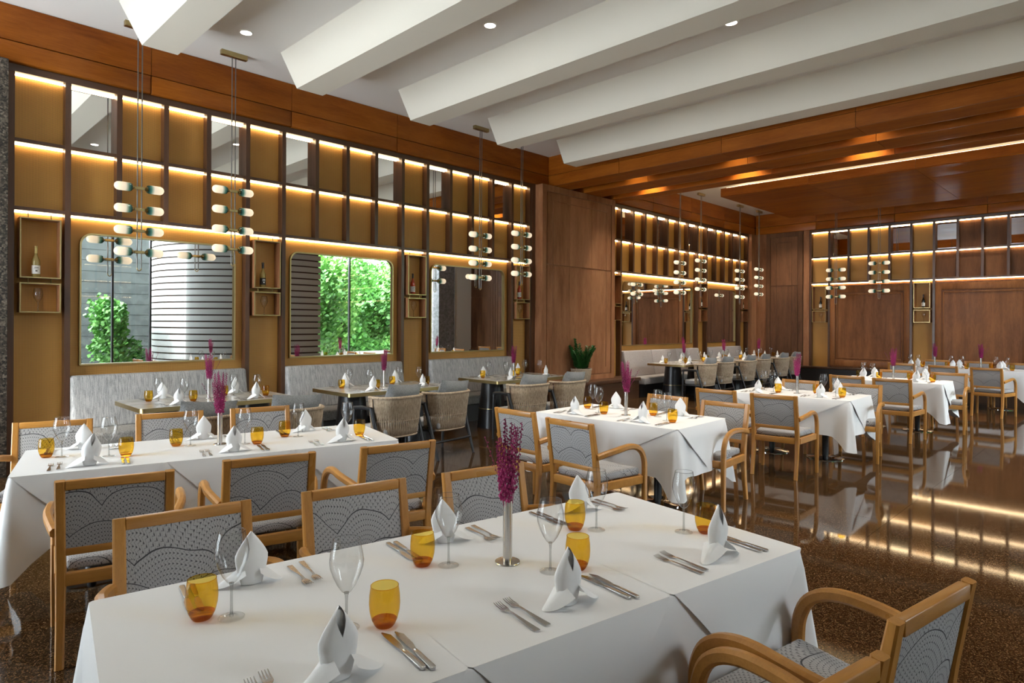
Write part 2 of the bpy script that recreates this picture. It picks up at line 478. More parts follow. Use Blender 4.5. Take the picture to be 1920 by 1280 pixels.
# left wall
wall = box('wall_left', 'dark_brown', None, XW, XC + .35, YA + .16, YA + .36, 0, ZC); tag(wall, kind='structure')
wallC = box('wall_back', 'dark_brown', None, XC + .16, XC + .36, YW, YA + .16, 0, ZC); tag(wallC, kind='structure')
P = .4945; SW = .055; DEP = .13
ZR = [4.205, 3.478, 2.765]          # tops of the cell rows / niches
class WallMap:
    """s along the wall, d into the wall"""
    def __init__(s, which): s.w = which
    def box(s, name, mat, s0, s1, d0, d1, z0, z1, bevel=None):
        if s.w == 'A': return box(name, mat, wall, s0, s1, YA + d0, YA + d1, z0, z1, bevel)
        return box(name, mat, wallC, XC + d0, XC + d1, -s1, -s0, z0, z1, bevel)
def lattice(W, s0, n, mirrors, niches, wides, wooden=lambda r, k: False, zb=.0, led='led'):
    fw = 'frame_wood'; fx = 'frame_wood_x'
    W.box('top_rail', fx, s0 - SW, s0 + n * P, -.004, DEP, ZR[0], ZR[0] + .075)
    full = set(niches) | {k + 1 for k in niches} | {0, n}
    for k in range(n + 1):
        a = s0 + k * P - SW
        z0 = zb if k in full else ZR[2]
        W.box('stile', fw, a, a + SW, 0, DEP, z0, ZR[0])
    for r in (1, 2):
        for k in range(n):
            W.box('rail', fx, s0 + k * P, s0 + (k + 1) * P - SW, .004, DEP, ZR[r], ZR[r] + .04)
    for r in (0, 1):
        for k in range(n):
            a, b = s0 + k * P, s0 + (k + 1) * P - SW
            zt = ZR[r]; zl = ZR[r + 1] + .04
            mt = 'mirror' if (r == 0 and k in mirrors) else ('cell_wood' if wooden(r, k) else 'cane')
            W.box('mirror_panel' if mt == 'mirror' else ('wood_panel' if mt == 'cell_wood' else 'cane_panel'), mt, a, b, DEP - .012, DEP, zl, zt)
            W.box('led_strip', led, a + .004, b - .004, DEP - .05, DEP - .036, zt - .018, zt - .002)
    for a, b in niches_and(wides, niches):
        sa, sb = s0 + a * P, s0 + b * P - SW
        W.box('cane_panel', 'back_panel_wood' if wooden(2, a) else 'cane', sa, sb, DEP - .012, DEP, zb, ZR[2])
        W.box('led_strip', led, sa + .004, sb - .004, DEP - .05, DEP - .036, ZR[2] - .018, ZR[2] - .002)
def niches_and(wides, niches):
    return [(k, k + 1) for k in niches] + list(wides)
WA = WallMap('A'); WC = WallMap('C')
S1 = 1.107; S2 = 11.51; S3 = -6.73
lattice(WA, S1, 16, {1, 4, 6, 9, 11, 14}, [0, 5, 10, 15], [(1, 5), (6, 10), (11, 15)])
lattice(WA, S2, 14, {1, 4, 7, 9, 12}, [0, 8, 13], [(1, 8), (9, 13)], led='led_bright')
lattice(WC, S3, 12, {1, 4, 6, 9}, [0, 5, 10], [(1, 5), (6, 10)], lambda r, k: (r < 2 and k >= 6) or (r == 2 and k in (1, 6)), led='led_bright')
# crown over the lattice: panels with joints
def crown(W, s_edges, d0, mat, par):
    for a, b in zip(s_edges[:-1], s_edges[1:]):
        g = .003
        W.box('crown_panel', mat, a + g, b - g, d0, d0 + .05, 4.503, ZC - .004)
        W.box('crown_panel', mat, a + g, b - g, d0, d0 + .16, 4.285, 4.497, .012)
crown(WA, [XW, -1.1, .635, 2.38, 4.125, 5.87, 7.615, 9.44], -.05, 'crown_wood_x', wall)
crown(WA, [11.75, 13.2, 15.0, 16.8, 18.78], -.05, 'crown_wood_x', wall)
crown(WC, [-8.33, -6.6, -4.65, -2.7, -.75, 1.2, 3.15, 4.3], -.05, 'crown_wood_y', wallC)
# plain ends of the left wall: granite pier in front, boards, tall panelled pier
box('granite_pier', 'pillar_granite', wall, .15, S1 - SW - .012, YA - .12, YA + .16, 0, 4.28, .006)
box('plain_wall', 'white_wall', wall, XW, .15, YA, YA + .16, 0, 4.3)
box('edge_board', 'frame_wood', wall, S1 + 16 * P, 9.11, YA - .01, YA + .16, 0, 4.285)
def pier_panels(W, s0, s1, d0, zs, mat, par, joints=2):
    """frame boards, sunk moulding and upright boards"""
    W.box('pier_body', mat, s0, s1, d0 + .022, .16, zs[0], zs[-1])
    W.box('pier_frame', mat, s0, s0 + .12, d0, d0 + .022, zs[0], zs[-1])
    W.box('pier_frame', mat, s1 - .12, s1, d0, d0 + .022, zs[0], zs[-1])
    W.box('pier_frame', mat, s0 + .122, s1 - .122, d0, d0 + .022, zs[-1] - .12, zs[-1])
    W.box('pier_frame', mat, s0 + .122, s1 - .122, d0, d0 + .022, zs[0], zs[0] + .1)
    a0, a1 = s0 + .13, s1 - .13
    for i in range(2):
        z0 = zs[i] + (.11 if i == 0 else .003); z1 = zs[i + 1] - (.13 if i == 1 else .003)
        wd = (a1 - a0) / (joints + 1)
        for j in range(joints + 1):
            b0 = a0 + j * wd; b1 = b0 + wd
            W.box('pier_board', mat, b0 + (.012 if j == 0 else .002), b1 - (.012 if j == joints else .002), d0 + .006, d0 + .021, z0 + .01, z1 - .01)
    # inner moulding line
    for (p, q, r, s) in ((a0 + .17, a0 + .185, zs[0] + .25, zs[-1] - .3), (a1 - .185, a1 - .17, zs[0] + .25, zs[-1] - .3)):
        W.box('moulding', mat, p, q, d0 - .004, d0 + .006, r, s, .004)
    W.box('moulding', mat, a0 + .17, a1 - .17, d0 - .004, d0 + .006, zs[-1] - .3, zs[-1] - .285, .004)
pier_panels(WA, 9.11, 11.455, -.2, [.45, 2.742, 4.28], 'panel_wood', wall)
# ledge and plinths under benches
box('pier_ledge', 'plinth_wood', wall, 9.0, 11.95, YA - .55, YA, .38, .45, .006)
box('pier_plinth', 'plinth_wood', wall, 9.0, 11.95, YA - .5, YA, 0, .378)
box('edge_board', 'panel_wood', wall, S2 + 14 * P, XC + .1, YA - .1, YA + .16, 0, 4.285)
# back wall: corner panel, big wooden panels, kick
pier_panels(WC, -8.0, -6.95, -.06, [.47, 2.74, 4.28], 'dark_panel_wood', wallC, 0)
WC.box('corner_board', 'panel_wood', -8.35, -8.01, -.03, .16, 0, 4.285)
WC.box('edge_board', 'panel_wood', -6.945, S3 - SW, -.02, .16, 0, 4.285)
def big_panel(sa, sb):
    W = WC
    W.box('panel_field', 'back_panel_wood', sa, sb, .03, DEP - .013, .47, 2.70)
    q = [sa, sa + .13, sb - .13, sb]
    W.box('panel_frame', 'back_panel_wood', q[0] + .003, q[1], .0, .029, .5, 2.66, .006)
    W.box('panel_frame', 'back_panel_wood', q[2], q[3] - .003, .0, .029, .5, 2.66, .006)
    W.box('panel_frame', 'back_panel_wood', q[1] + .002, q[2] - .002, .0, .029, 2.50, 2.66, .006)
    W.box('panel_frame', 'back_panel_wood', q[1] + .002, q[2] - .002, .0, .029, .5, .66, .006)
    for a, b, c, d in ((q[1] + .03, q[1] + .06, .70, 2.46), (q[2] - .06, q[2] - .03, .70, 2.46)):
        W.box('moulding', 'back_panel_wood', a, b, .012, .029, c, d, .006)
    for c in (.70, 2.43):
        W.box('moulding', 'back_panel_wood', q[1] + .062, q[2] - .062, .012, .029, c, c + .03, .006)
big_panel(S3 + P, S3 + 5 * P - SW); big_panel(S3 + 6 * P, S3 + 10 * P - SW)
WC.box('kick', 'black_kick', -8.3, 4.3, -.10, .0, 0, .40)
WC.box('kick_cap', 'plinth_wood', -8.3, 4.3, -.12, .0, .402, .46, .008)
for a, b in ((-.75, .9), (.92, 2.55), (2.57, 4.28)):
    pier_panels(WC, a, b, -.02, [.47, 2.74, 4.28], 'dark_panel_wood', wallC, 1)

# window sides behind and beside the camera
wr = box('wall_right', 'white_wall', None, XW, 7.3, YW - .2, YW, 4.7, ZC); tag(wr, kind='structure')
box('header', 'white_wall', wr, 10.9, XC + .2, YW - .2, YW, 4.7, ZC)
box('stone_pier', 'grey_stone', wr, 16.9, 17.75, YW - .35, YW + .3, 0, ZC)
for z in (.7, 1.4, 2.1, 2.8, 3.5, 4.2):
    box('stone_joint', 'grey_paint', wr, 16.895, 17.755, YW - .3, YW + .304, z, z + .008)
box('corner_pier', 'white_wall', wr, 17.85, XC + .16, YW - .2, YW + .2, 0, ZC)
wf = box('wall_front', 'white_wall', None, XW - .2, XW, YW, YA + .2, 4.7, ZC); tag(wf, kind='structure')
box('header', 'white_wall', wf, XW - .2, XW, 4.69, YA + .2, 3.9, 4.7)  # unseen strip added over the panes to cut window light on the near beams
wn = 0
def windows(par, pts, vert_axis):
    global wn
    for i in range(len(pts) - 1):
        a, b = pts[i], pts[i + 1]; wn += 1
        if vert_axis == 'x':
            o = box('window_%d' % wn, 'window_glass', None, a + .03, b - .03, YW - .106, YW - .10, .06, 4.7)
            box('mullion', 'mullion', o, a - .02, a + .028, YW - .15, YW - .05, 0, 4.7)
            box('sill', 'mullion', o, a + .03, b - .03, YW - .15, YW - .05, 0, .058)
        else:
            o = box('window_%d' % wn, 'window_glass', None, XW - .106, XW - .10, a + .03, b - .03, .06, 4.7)
            box('mullion', 'mullion', o, XW - .15, XW - .05, a - .02, a + .028, 0, 4.7)
            box('sill', 'mullion', o, XW - .15, XW - .05, a + .03, b - .03, 0, .058)
        tag(o, kind='structure')
windows(wr, [4.1, 5.1, 6.1, 7.1], 'x')
box('solid_wall', 'white_wall', wr, XW, 4.08, YW - .2, YW, 0, 4.7)
windows(wr, [11.0, 12.9, 14.9, 16.85], 'x')
windows(wf, [4.7, 6.5, 8.3], 'y')
box('solid_wall', 'white_wall', wf, XW - .2, XW, YW, 4.68, 0, 4.7)
k_y = 4.8
while k_y < YA - .2:
    box('sun_fin', 'slat_white', wf, XW - .55, XW - .33, k_y, k_y + .03, 0, 4.7)
    k_y += .36
# curved screen of white boards between the windows
DC = (10.0, -6.0); DR = 3.3
def arc(r0, r1, z0, z1, a0, a1, n=28):
    m = MB(); vs = []; fs = []
    for i in range(n + 1):
        a = R(a0 + (a1 - a0) * i / n)
        for r in (r0, r1):
            for z in (z0, z1): vs.append((DC[0] + r * math.cos(a), DC[1] + r * math.sin(a), z))
    for i in range(n):
        b = 4 * i; c = b + 4
        fs += [(b, b + 1, c + 1, c), (b + 2, c + 2, c + 3, b + 3), (b + 1, b + 3, c + 3, c + 1), (b, c, c + 2, b + 2)]
    fs += [(0, 2, 3, 1), (4 * n, 4 * n + 1, 4 * n + 3, 4 * n + 2)]
    return m.add(vs, fs)
ws = arc(DR - .12, DR - .05, 0, ZC, 76, 215).build('wall_curved', 'dark_brown'); tag(ws, kind='structure')
for k in range(24):
    arc(DR - .03, DR, .02 + k * .203, .02 + k * .203 + .156, 75, 216).build('board', 'slat_white', ws, smooth=40)

# ------------------------------------------------------------------ wall mirrors
def rr_outline(x0, x1, z0, z1, r, n=8):
    pts = [(x0, z0), (x1, z0)]
    for k in range(n + 1):
        a = PI / 2 * k / n; pts.append((x1 - r + r * math.cos(a), z1 - r + r * math.sin(a)))
    for k in range(n + 1):
        a = PI / 2 + PI / 2 * k / n; pts.append((x0 + r + r * math.cos(a), z1 - r + r * math.sin(a)))
    return pts
def wall_mirror(x0, x1, label):
    z0, z1 = 1.107, 2.595; r = .13; fwid = .017
    t = thing('wall_mirror', label, 'mirror', ((x0 + x1) / 2, YA + .117, z0), 0, 'brass framed mirrors above the banquettes')
    hw = (x1 - x0) / 2; H = z1 - z0
    o = rr_outline(-hw, hw, 0, H, r); i = rr_outline(-hw + fwid, hw - fwid, fwid, H - fwid, r - fwid * .6)
    n = len(o); vs = []; fs = []
    for ring, y in ((o, 0), (o, -.045), (i, -.045), (i, -.012)):
        vs += [(a, y, b) for a, b in ring]
    for q in range(3):
        for k in range(n):
            k2 = (k + 1) % n; fs.append((q * n + k, q * n + k2, (q + 1) * n + k2, (q + 1) * n + k))
    MB().add(vs, fs).build('frame', 'brass', t, smooth=40)
    i2 = rr_outline(-hw + fwid - .002, hw - fwid + .002, fwid - .002, H - fwid + .002, r - fwid * .6)
    vs = [(a, -.014, b) for a, b in i2] + [(a, -.004, b) for a, b in i2]
    fs = [tuple(range(n)), tuple(range(2 * n - 1, n - 1, -1))] + [(k, (k + 1) % n, n + (k + 1) % n, n + k) for k in range(n)]
    MB().add(vs, fs).build('mirror_glass', 'mirror', t)
def span(s0, a, b): return s0 + a * P + .1, s0 + b * P - SW - .1
wall_mirror(*span(S1, 1, 5), 'leftmost brass framed mirror, reflecting the white slatted wall')
wall_mirror(*span(S1, 6, 10), 'second brass framed mirror, reflecting the green garden')
wall_mirror(*span(S1, 11, 15), 'third brass framed mirror, left of the tall wooden pier')
wall_mirror(*span(S2, 1, 8), 'wide brass framed mirror just right of the tall wooden pier')
wall_mirror(*span(S2, 9, 13), 'rightmost brass framed mirror, nearest the back corner')

# ------------------------------------------------------------------ banquettes
def banquette(x0, x1, parts, style, label):
    t = thing('banquette', label, 'bench', ((x0 + x1) / 2, YA, 0), 0, 'upholstered banquettes along the left wall')
    L = x1 - x0; hw = L / 2
    fb, fs_ = ('bench_fabric', 'bench_seat_fabric') if style == 0 else ('bench_fabric_plain', 'bench_seat_plain')
    for k in range(parts):
        a = -hw + L * k / parts; b = a + L / parts
        m = MB()   # leaning cushion
        vs = [(a + .002, -.13, .42), (b - .002, -.13, .42), (b - .002, .10, .42), (a + .002, .10, .42), (a + .002, -.05, 1.0), (b - .002, -.05, 1.0), (b - .002, .10, 1.0), (a + .002, .10, 1.0)]
        vs = [(p, q, r) for p, q, r in vs]
        vs[0] = (a + .002, -.17, .42); vs[1] = (b - .002, -.17, .42)
        m.add(vs, [(0, 3, 2, 1), (4, 5, 6, 7), (0, 1, 5, 4), (1, 2, 6, 5), (2, 3, 7, 6), (3, 0, 4, 7)])
        m.build('back_cushion', fb, t, bevel=.03, seg=3)
    MB().box(-hw, hw, -.62, .0, .285, .43).build('seat_cushion', fs_, t, bevel=.025, seg=3)
    MB().box(-hw, hw, -.50, .0, 0, .283).build('plinth', 'black_kick', t)
banquette(S1 + P, S1 + 5 * P - SW, 1, 0, 'leftmost grey ribbed banquette under the slat-reflecting mirror')
banquette(S1 + 6 * P, S1 + 10 * P - SW, 1, 0, 'second grey ribbed banquette, under the mirror reflecting greenery')
banquette(S1 + 11 * P, S1 + 15 * P - SW, 1, 0, 'third grey ribbed banquette, beside the tall wooden pier')
banquette(S2 + P, S2 + 8 * P - SW, 3, 1, 'long pinkish grey banquette right of the tall wooden pier')
banquette(S2 + 9 * P, S2 + 13 * P - SW, 1, 1, 'short pinkish grey banquette near the back corner')

# ------------------------------------------------------------------ glassware
def glass_profile():
    return [(.0065, .098), (.014, .104), (.026, .122), (.038, .148), (.0455, .172), (.0470, .188), (.0445, .207), (.0395, .228), (.0360, .246)]
def make_wine_glass(name='wine_glass'):
    t = thing(name, 'x', 'glass')
    MB().lathe([(r, z) for r, z in glass_profile()], 24, cap0=True).build('bowl', 'clear_glass', t, smooth=180)
    MB().lathe([(.0062, .004), (.0045, .014), (.0036, .035), (.0036, .075), (.0048, .092), (.0075, .100)], 12, cap1=True).build('stem', 'solid_glass', t, smooth=180)
    MB().lathe([(.0355, .0004), (.036, .002), (.022, .0035), (.007, .007), (.004, .012)], 24).build('foot', 'clear_glass', t, smooth=60)
    MB().lathe([(.0355, .2455), (.0366, .2468), (.0355, .2475), (.0348, .2465), (.0355, .2455)], 24).build('rim', 'solid_glass', t, smooth=180)
    return reg(t)
def make_tumbler():
    t = thing('amber_tumbler', 'x', 'glass')
    MB().lathe([(.030, .010), (.036, .022), (.0415, .045), (.0430, .065), (.0420, .088), (.0385, .113)], 24).build('wall', 'amber_glass', t, smooth=180)
    MB().lathe([(.024, .001), (.030, .009), (.0300, .013), (.0345, .020), (.010, .018)], 24, cap0=True, cap1=True).build('base', 'amber_base', t, smooth=50)
    MB().lathe([(.0380, .1125), (.0392, .1138), (.0380, .1148), (.0372, .1138), (.0380, .1125)], 24).build('rim', 'amber_glass', t, smooth=180)
    return reg(t)
WG = make_wine_glass(); TU = make_tumbler()

# ------------------------------------------------------------------ napkin, cutlery
def make_napkin(seed):
    q = random.Random(seed); m = MB()
    def sheet(fn, nu, nv):
        vs = [fn(i / nu, j / nv) for j in range(nv + 1) for i in range(nu + 1)]
        fs = [(j * (nu + 1) + i, j * (nu + 1) + i + 1, (j + 1) * (nu + 1) + i + 1, (j + 1) * (nu + 1) + i) for j in range(nv) for i in range(nu)]
        m.add(vs, fs)
    hgt = .175 + q.uniform(-.012, .012); lean = q.uniform(-.12, .12); tw = q.uniform(-.5, .5)
    def wid(v): return (.030 + .020 * math.sin(min(1, v * 1.6) * PI / 2)) * (1 - max(0, v - .52) ** 1.3 / .48 ** 1.3) + .001
    def shell(u, v):
        a = u * 2 * PI
        back = .5 + .5 * math.sin(a)                      # 1 at the back, 0 in front
        top = 1.0 if back > .5 else .60 + .40 * abs(math.cos(a)) ** .8
        top = max(top, .60)
        vv = v * top; w_ = wid(vv) * (1 + .04 * math.sin(5 * a + tw))
        x = w_ * math.cos(a); y = w_ * math.sin(a) * (.55 - .25 * vv)
        z = hgt * vv
        return (x + lean * z, y + .012 + .06 * z * (back - .3), z + .001)
    sheet(shell, 28, 11)
    def core(u, v):
        th = (u - .5) * 2; w_ = wid(v * .97) * .80
        return (th * w_ + lean * hgt * v, .014 + .010 * math.cos(th * 3) * (1 - v), hgt * .95 * v + .001)
    sheet(core, 8, 9)
    for s in (1, -1):
        ln = .085 + q.uniform(-.012, .018); dr = q.uniform(-.035, .02); lift = q.uniform(.012, .03)
        def wing(u, v, s=s, ln=ln, dr=dr, lift=lift):
            c = (v - .5) * 2; wd = .046 * (1 - u) ** .7 + .004
            return (s * (.022 + ln * u), .004 + c * wd + dr * u, .062 * (1 - u) ** 1.7 * (1 - .35 * abs(c)) + lift * math.sin(PI * u) * (1 - c * c) * .8 + .0015)
        sheet(wing, 9, 6)
    o = m.build('napkin', 'napkin_linen', None, smooth=60, fixn=False)
    return tag(o, 'x', 'napkin')
NAP = [make_napkin(k) for k in range(4)]
def make_fork():
    t = thing('fork', 'x', 'fork')
    prof = lambda z, w, h: [(w, -h), (w, h), (-w, h), (-w, -h)]
    path = [(0, -.10, .004), (0, -.06, .004), (0, 0, .007), (0, .03, .007), (0, .045, .004)]
    ws = [.0095, .0085, .0035, .0035, .006]
    MB().sweep(path, [prof(0, a, .0012) for a in ws], (1, 0, 0)).build('handle', 'cutlery_steel', t, smooth=30)
    m = MB(); m.sweep([(0, .042, .0045), (0, .056, .003), (0, .066, .004)], [prof(0, a, .001) for a in (.006, .0125, .0128)], (1, 0, 0))
    m.build('head', 'cutlery_steel', t, smooth=30)
    for k in range(4):
        xx = -.0108 + k * .0072
        MB().sweep([(xx, .0655, .004), (xx, .085, .005), (xx, .103, .009)], [prof(0, a, .0008) for a in (.0019, .0017, .0009)], (1, 0, 0)).build('tine', 'cutlery_steel', t)
    return reg(t)
def make_knife():
    t = thing('knife', 'x', 'knife')
    prof = lambda w, h: [(w, -h), (w, h), (-w, h), (-w, -h)]
    MB().sweep([(0, -.11, .005), (0, -.105, .005), (0, -.02, .005), (0, .0, .005)], [prof(*p) for p in ((.005, .003), (.0085, .0035), (.0070, .0030), (.0050, .0025))], (1, 0, 0)).build('handle', 'cutlery_steel', t, bevel=.001)
    MB().sweep([(0, .0, .005), (.001, .03, .005), (.001, .09, .005), (-.004, .115, .005)], [prof(*p) for p in ((.005, .0012), (.0095, .001), (.010, .0008), (.002, .0006))], (1, 0, 0)).build('blade', 'cutlery_steel', t, smooth=30)
    return reg(t)
FK = make_fork(); KN = make_knife()

# ------------------------------------------------------------------ vase with dried flowers
def make_vase():
    t = thing('bud_vase', 'x', 'vase')
    MB().lathe([(.044, 0), (.045, .002), (.044, .0045), (.017, .006)], 28, cap0=True, cap1=True).build('base', 'steel', t, smooth=40)
    MB().lathe([(.0165, .004), (.0165, .218), (.0150, .218), (.0148, .10)], 20, cap1=True).build('tube', 'steel', t, smooth=40)
    return reg(t)
def make_bunch():
    q = random.Random(3); t = thing('flower_bunch', 'x', 'flowers')
    octa = [(1, 0, 0), (-1, 0, 0), (0, 1, 0), (0, -1, 0), (0, 0, 1), (0, 0, -1)]
    of = [(0, 2, 4), (2, 1, 4), (1, 3, 4), (3, 0, 4), (2, 0, 5), (1, 2, 5), (3, 1, 5), (0, 3, 5)]
    for k in range(14):
        a = k * 2.4; sp = .012 + .036 * (k / 14) ** .7; L = q.uniform(.19, .29) if k else .30
        tip = Vector((sp * math.cos(a) * 1.1, sp * math.sin(a) * 1.1, .20 + L)); base = Vector((.004 * math.cos(a), .004 * math.sin(a), .13))
        pts = [base.lerp(tip, u) + Vector((math.cos(a), math.sin(a), 0)) * .006 * math.sin(PI * u) for u in (0, .25, .5, .75, 1)]
        m = MB(); m.tube(pts, .0013, 4)
        nb = 46
        for j in range(nb):
            u = .30 + .70 * j / nb
            c = base.lerp(tip, u); w_ = .0115 * (1 - .78 * max(0, u - .45) / .55) + .0015
            b = j * 2.399
            p = c + Vector((w_ * math.cos(b), w_ * math.sin(b), 0)); s = q.uniform(.0042, .0066) * (1 - .45 * u * u)
            rr = q.uniform(0, PI)
            m.add([p + Vector((s * (v[0] * math.cos(rr) - v[1] * math.sin(rr)), s * (v[0] * math.sin(rr) + v[1] * math.cos(rr)), s * v[2] * 1.3)) for v in octa], of)
        m.build('flower_spike', 'magenta', t, fixn=False)
    # one loose wispy stem
    m = MB(); pts = [(0, 0, .14), (.03, -.006, .24), (.075, -.014, .33), (.125, -.02, .42)]
    m.tube(pts, .0009, 4)
    for j in range(8):
        u = .55 + .45 * j / 8; c = Vector(pts[0]).lerp(Vector(pts[3]), u) + Vector((.004 * (j % 2 * 2 - 1), 0, .012))
        m.add([c + Vector(v) * .0042 for v in octa], of)
    m.build('wispy_stem', 'stem_purple', t, fixn=False)
    return reg(t)
VA = make_vase(); FL = make_bunch()

# ------------------------------------------------------------------ wooden armchair (front = +y)
def make_armchair():
    t = thing('armchair', 'x', 'chair')
    sx = .222
    def back_y(z): return -.235 - .17 * (z - .45) if z > .45 else -.235
    for s in (-1, 1):
        path = [(s * sx, -.285, 0), (s * sx, -.25, .2), (s * sx, -.235, .38), (s * sx, -.238, .47), (s * sx, -.26, .62), (s * sx, back_y(.87), .87)]
        secs = [rsec(.036, .034, .006), rsec(.038, .040, .006), rsec(.042, .046, .006), rsec(.042, .046, .006), rsec(.042, .040, .006), rsec(.042, .030, .006)]
        MB().sweep(path, secs, (1, 0, 0)).build('rear_post', 'oak', t, smooth=35)
        xa = s * .288
        arm = [(s * (sx + .022), -.262, .625), (s * .262, -.20, .640), (xa, -.08, .662), (xa, .04, .672), (xa, .12, .664), (xa, .18, .640), (xa, .222, .600), (xa, .246, .54), (xa, .252, .48), (xa, .252, .43)]
        MB().sweep(spline(arm, 3), rsec(.038, .044, .010), (1, 0, 0)).build('armrest', 'oak_x', t, smooth=35)
        MB().sweep([(xa, .25, 0), (xa, .252, .2), (xa, .252, .432)], [rsec(.032, .032, .006), rsec(.036, .038, .006), rsec(.038, .044, .008)], (1, 0, 0)).build('front_leg', 'oak', t, smooth=35)
        m = MB(); m.sweep([(s * (sx + .012), -.215, .395), (s * .276, .235, .395)], rsec(.030, .062, .004), (1, 0, 0)); m.build('side_rail', 'oak_x', t, smooth=35)
    def rail(z0, z1, th, nm):
        zc = (z0 + z1) / 2; y = back_y(zc)
        m = MB().box(-sx + .0205, sx - .0205, y - th / 2, y + th / 2, z0, z1); m.build(nm, 'oak_x', t, bevel=.004)
    # top rail runs over the posts' ends
    zc = .848; y = back_y(zc)
    MB().box(-sx + .0205, sx - .0205, y - .016, y + .016, .826, .869).build('top_rail', 'oak_x', t, bevel=.004)
    rail(.510, .545, .028, 'lower_rail')
    MB().box(-sx, sx, -.255, -.222, .365, .425).build('rear_rail', 'oak_x', t, bevel=.004)
    MB().box(-.268, .268, .236, .268, .365, .425).build('front_rail', 'oak_x', t, bevel=.004)
    m = MB(); n = 8; vs = []
    for j in range(n + 1):
        z = .543 + (.828 - .543) * j / n; bow = .010 * math.sin(PI * j / n)
        for i in range(9):
            xx = -sx + .021 + (2 * sx - .042) * i / 8; bx = math.sin(PI * i / 8) ** .5
            vs.append((xx, back_y(z) - .008 - bow * bx, z))
        for i in range(9):
            xx = sx - .021 - (2 * sx - .042) * i / 8; bx = math.sin(PI * i / 8) ** .5
            vs.append((xx, back_y(z) + .010 + bow * bx * 1.4, z))
    fs = []
    for j in range(n):
        for i in range(18):
            i2 = (i + 1) % 18; fs.append((j * 18 + i, j * 18 + i2, (j + 1) * 18 + i2, (j + 1) * 18 + i))
    fs += [tuple(range(17, -1, -1)), tuple(n * 18 + i for i in range(18))]
    m.add(vs, fs).build('backrest_panel', 'braid_fabric', t, smooth=60)
    MB().add([(-.205, -.212, .425), (.205, -.212, .425), (.260, .234, .425), (-.260, .234, .425), (-.205, -.212, .478), (.205, -.212, .478), (.260, .234, .486), (-.260, .234, .486)],
             [(0, 3, 2, 1), (4, 5, 6, 7), (0, 1, 5, 4), (1, 2, 6, 5), (2, 3, 7, 6), (3, 0, 4, 7)]).build('seat_cushion', 'braid_fabric', t, bevel=.02, seg=3)
    return reg(t)
AC = make_armchair()
def armchair(topc, front_deg, label, group='light wood armchairs with braided grey fabric'):
    """topc: world xy of the centre of the top rail; front_deg: direction the sitter faces"""
    a = R(front_deg); f = Vector((math.cos(a), math.sin(a)))
    c = Vector(topc) + f * .306
    place(AC, label, (c.x, c.y, 0), a - PI / 2, group)

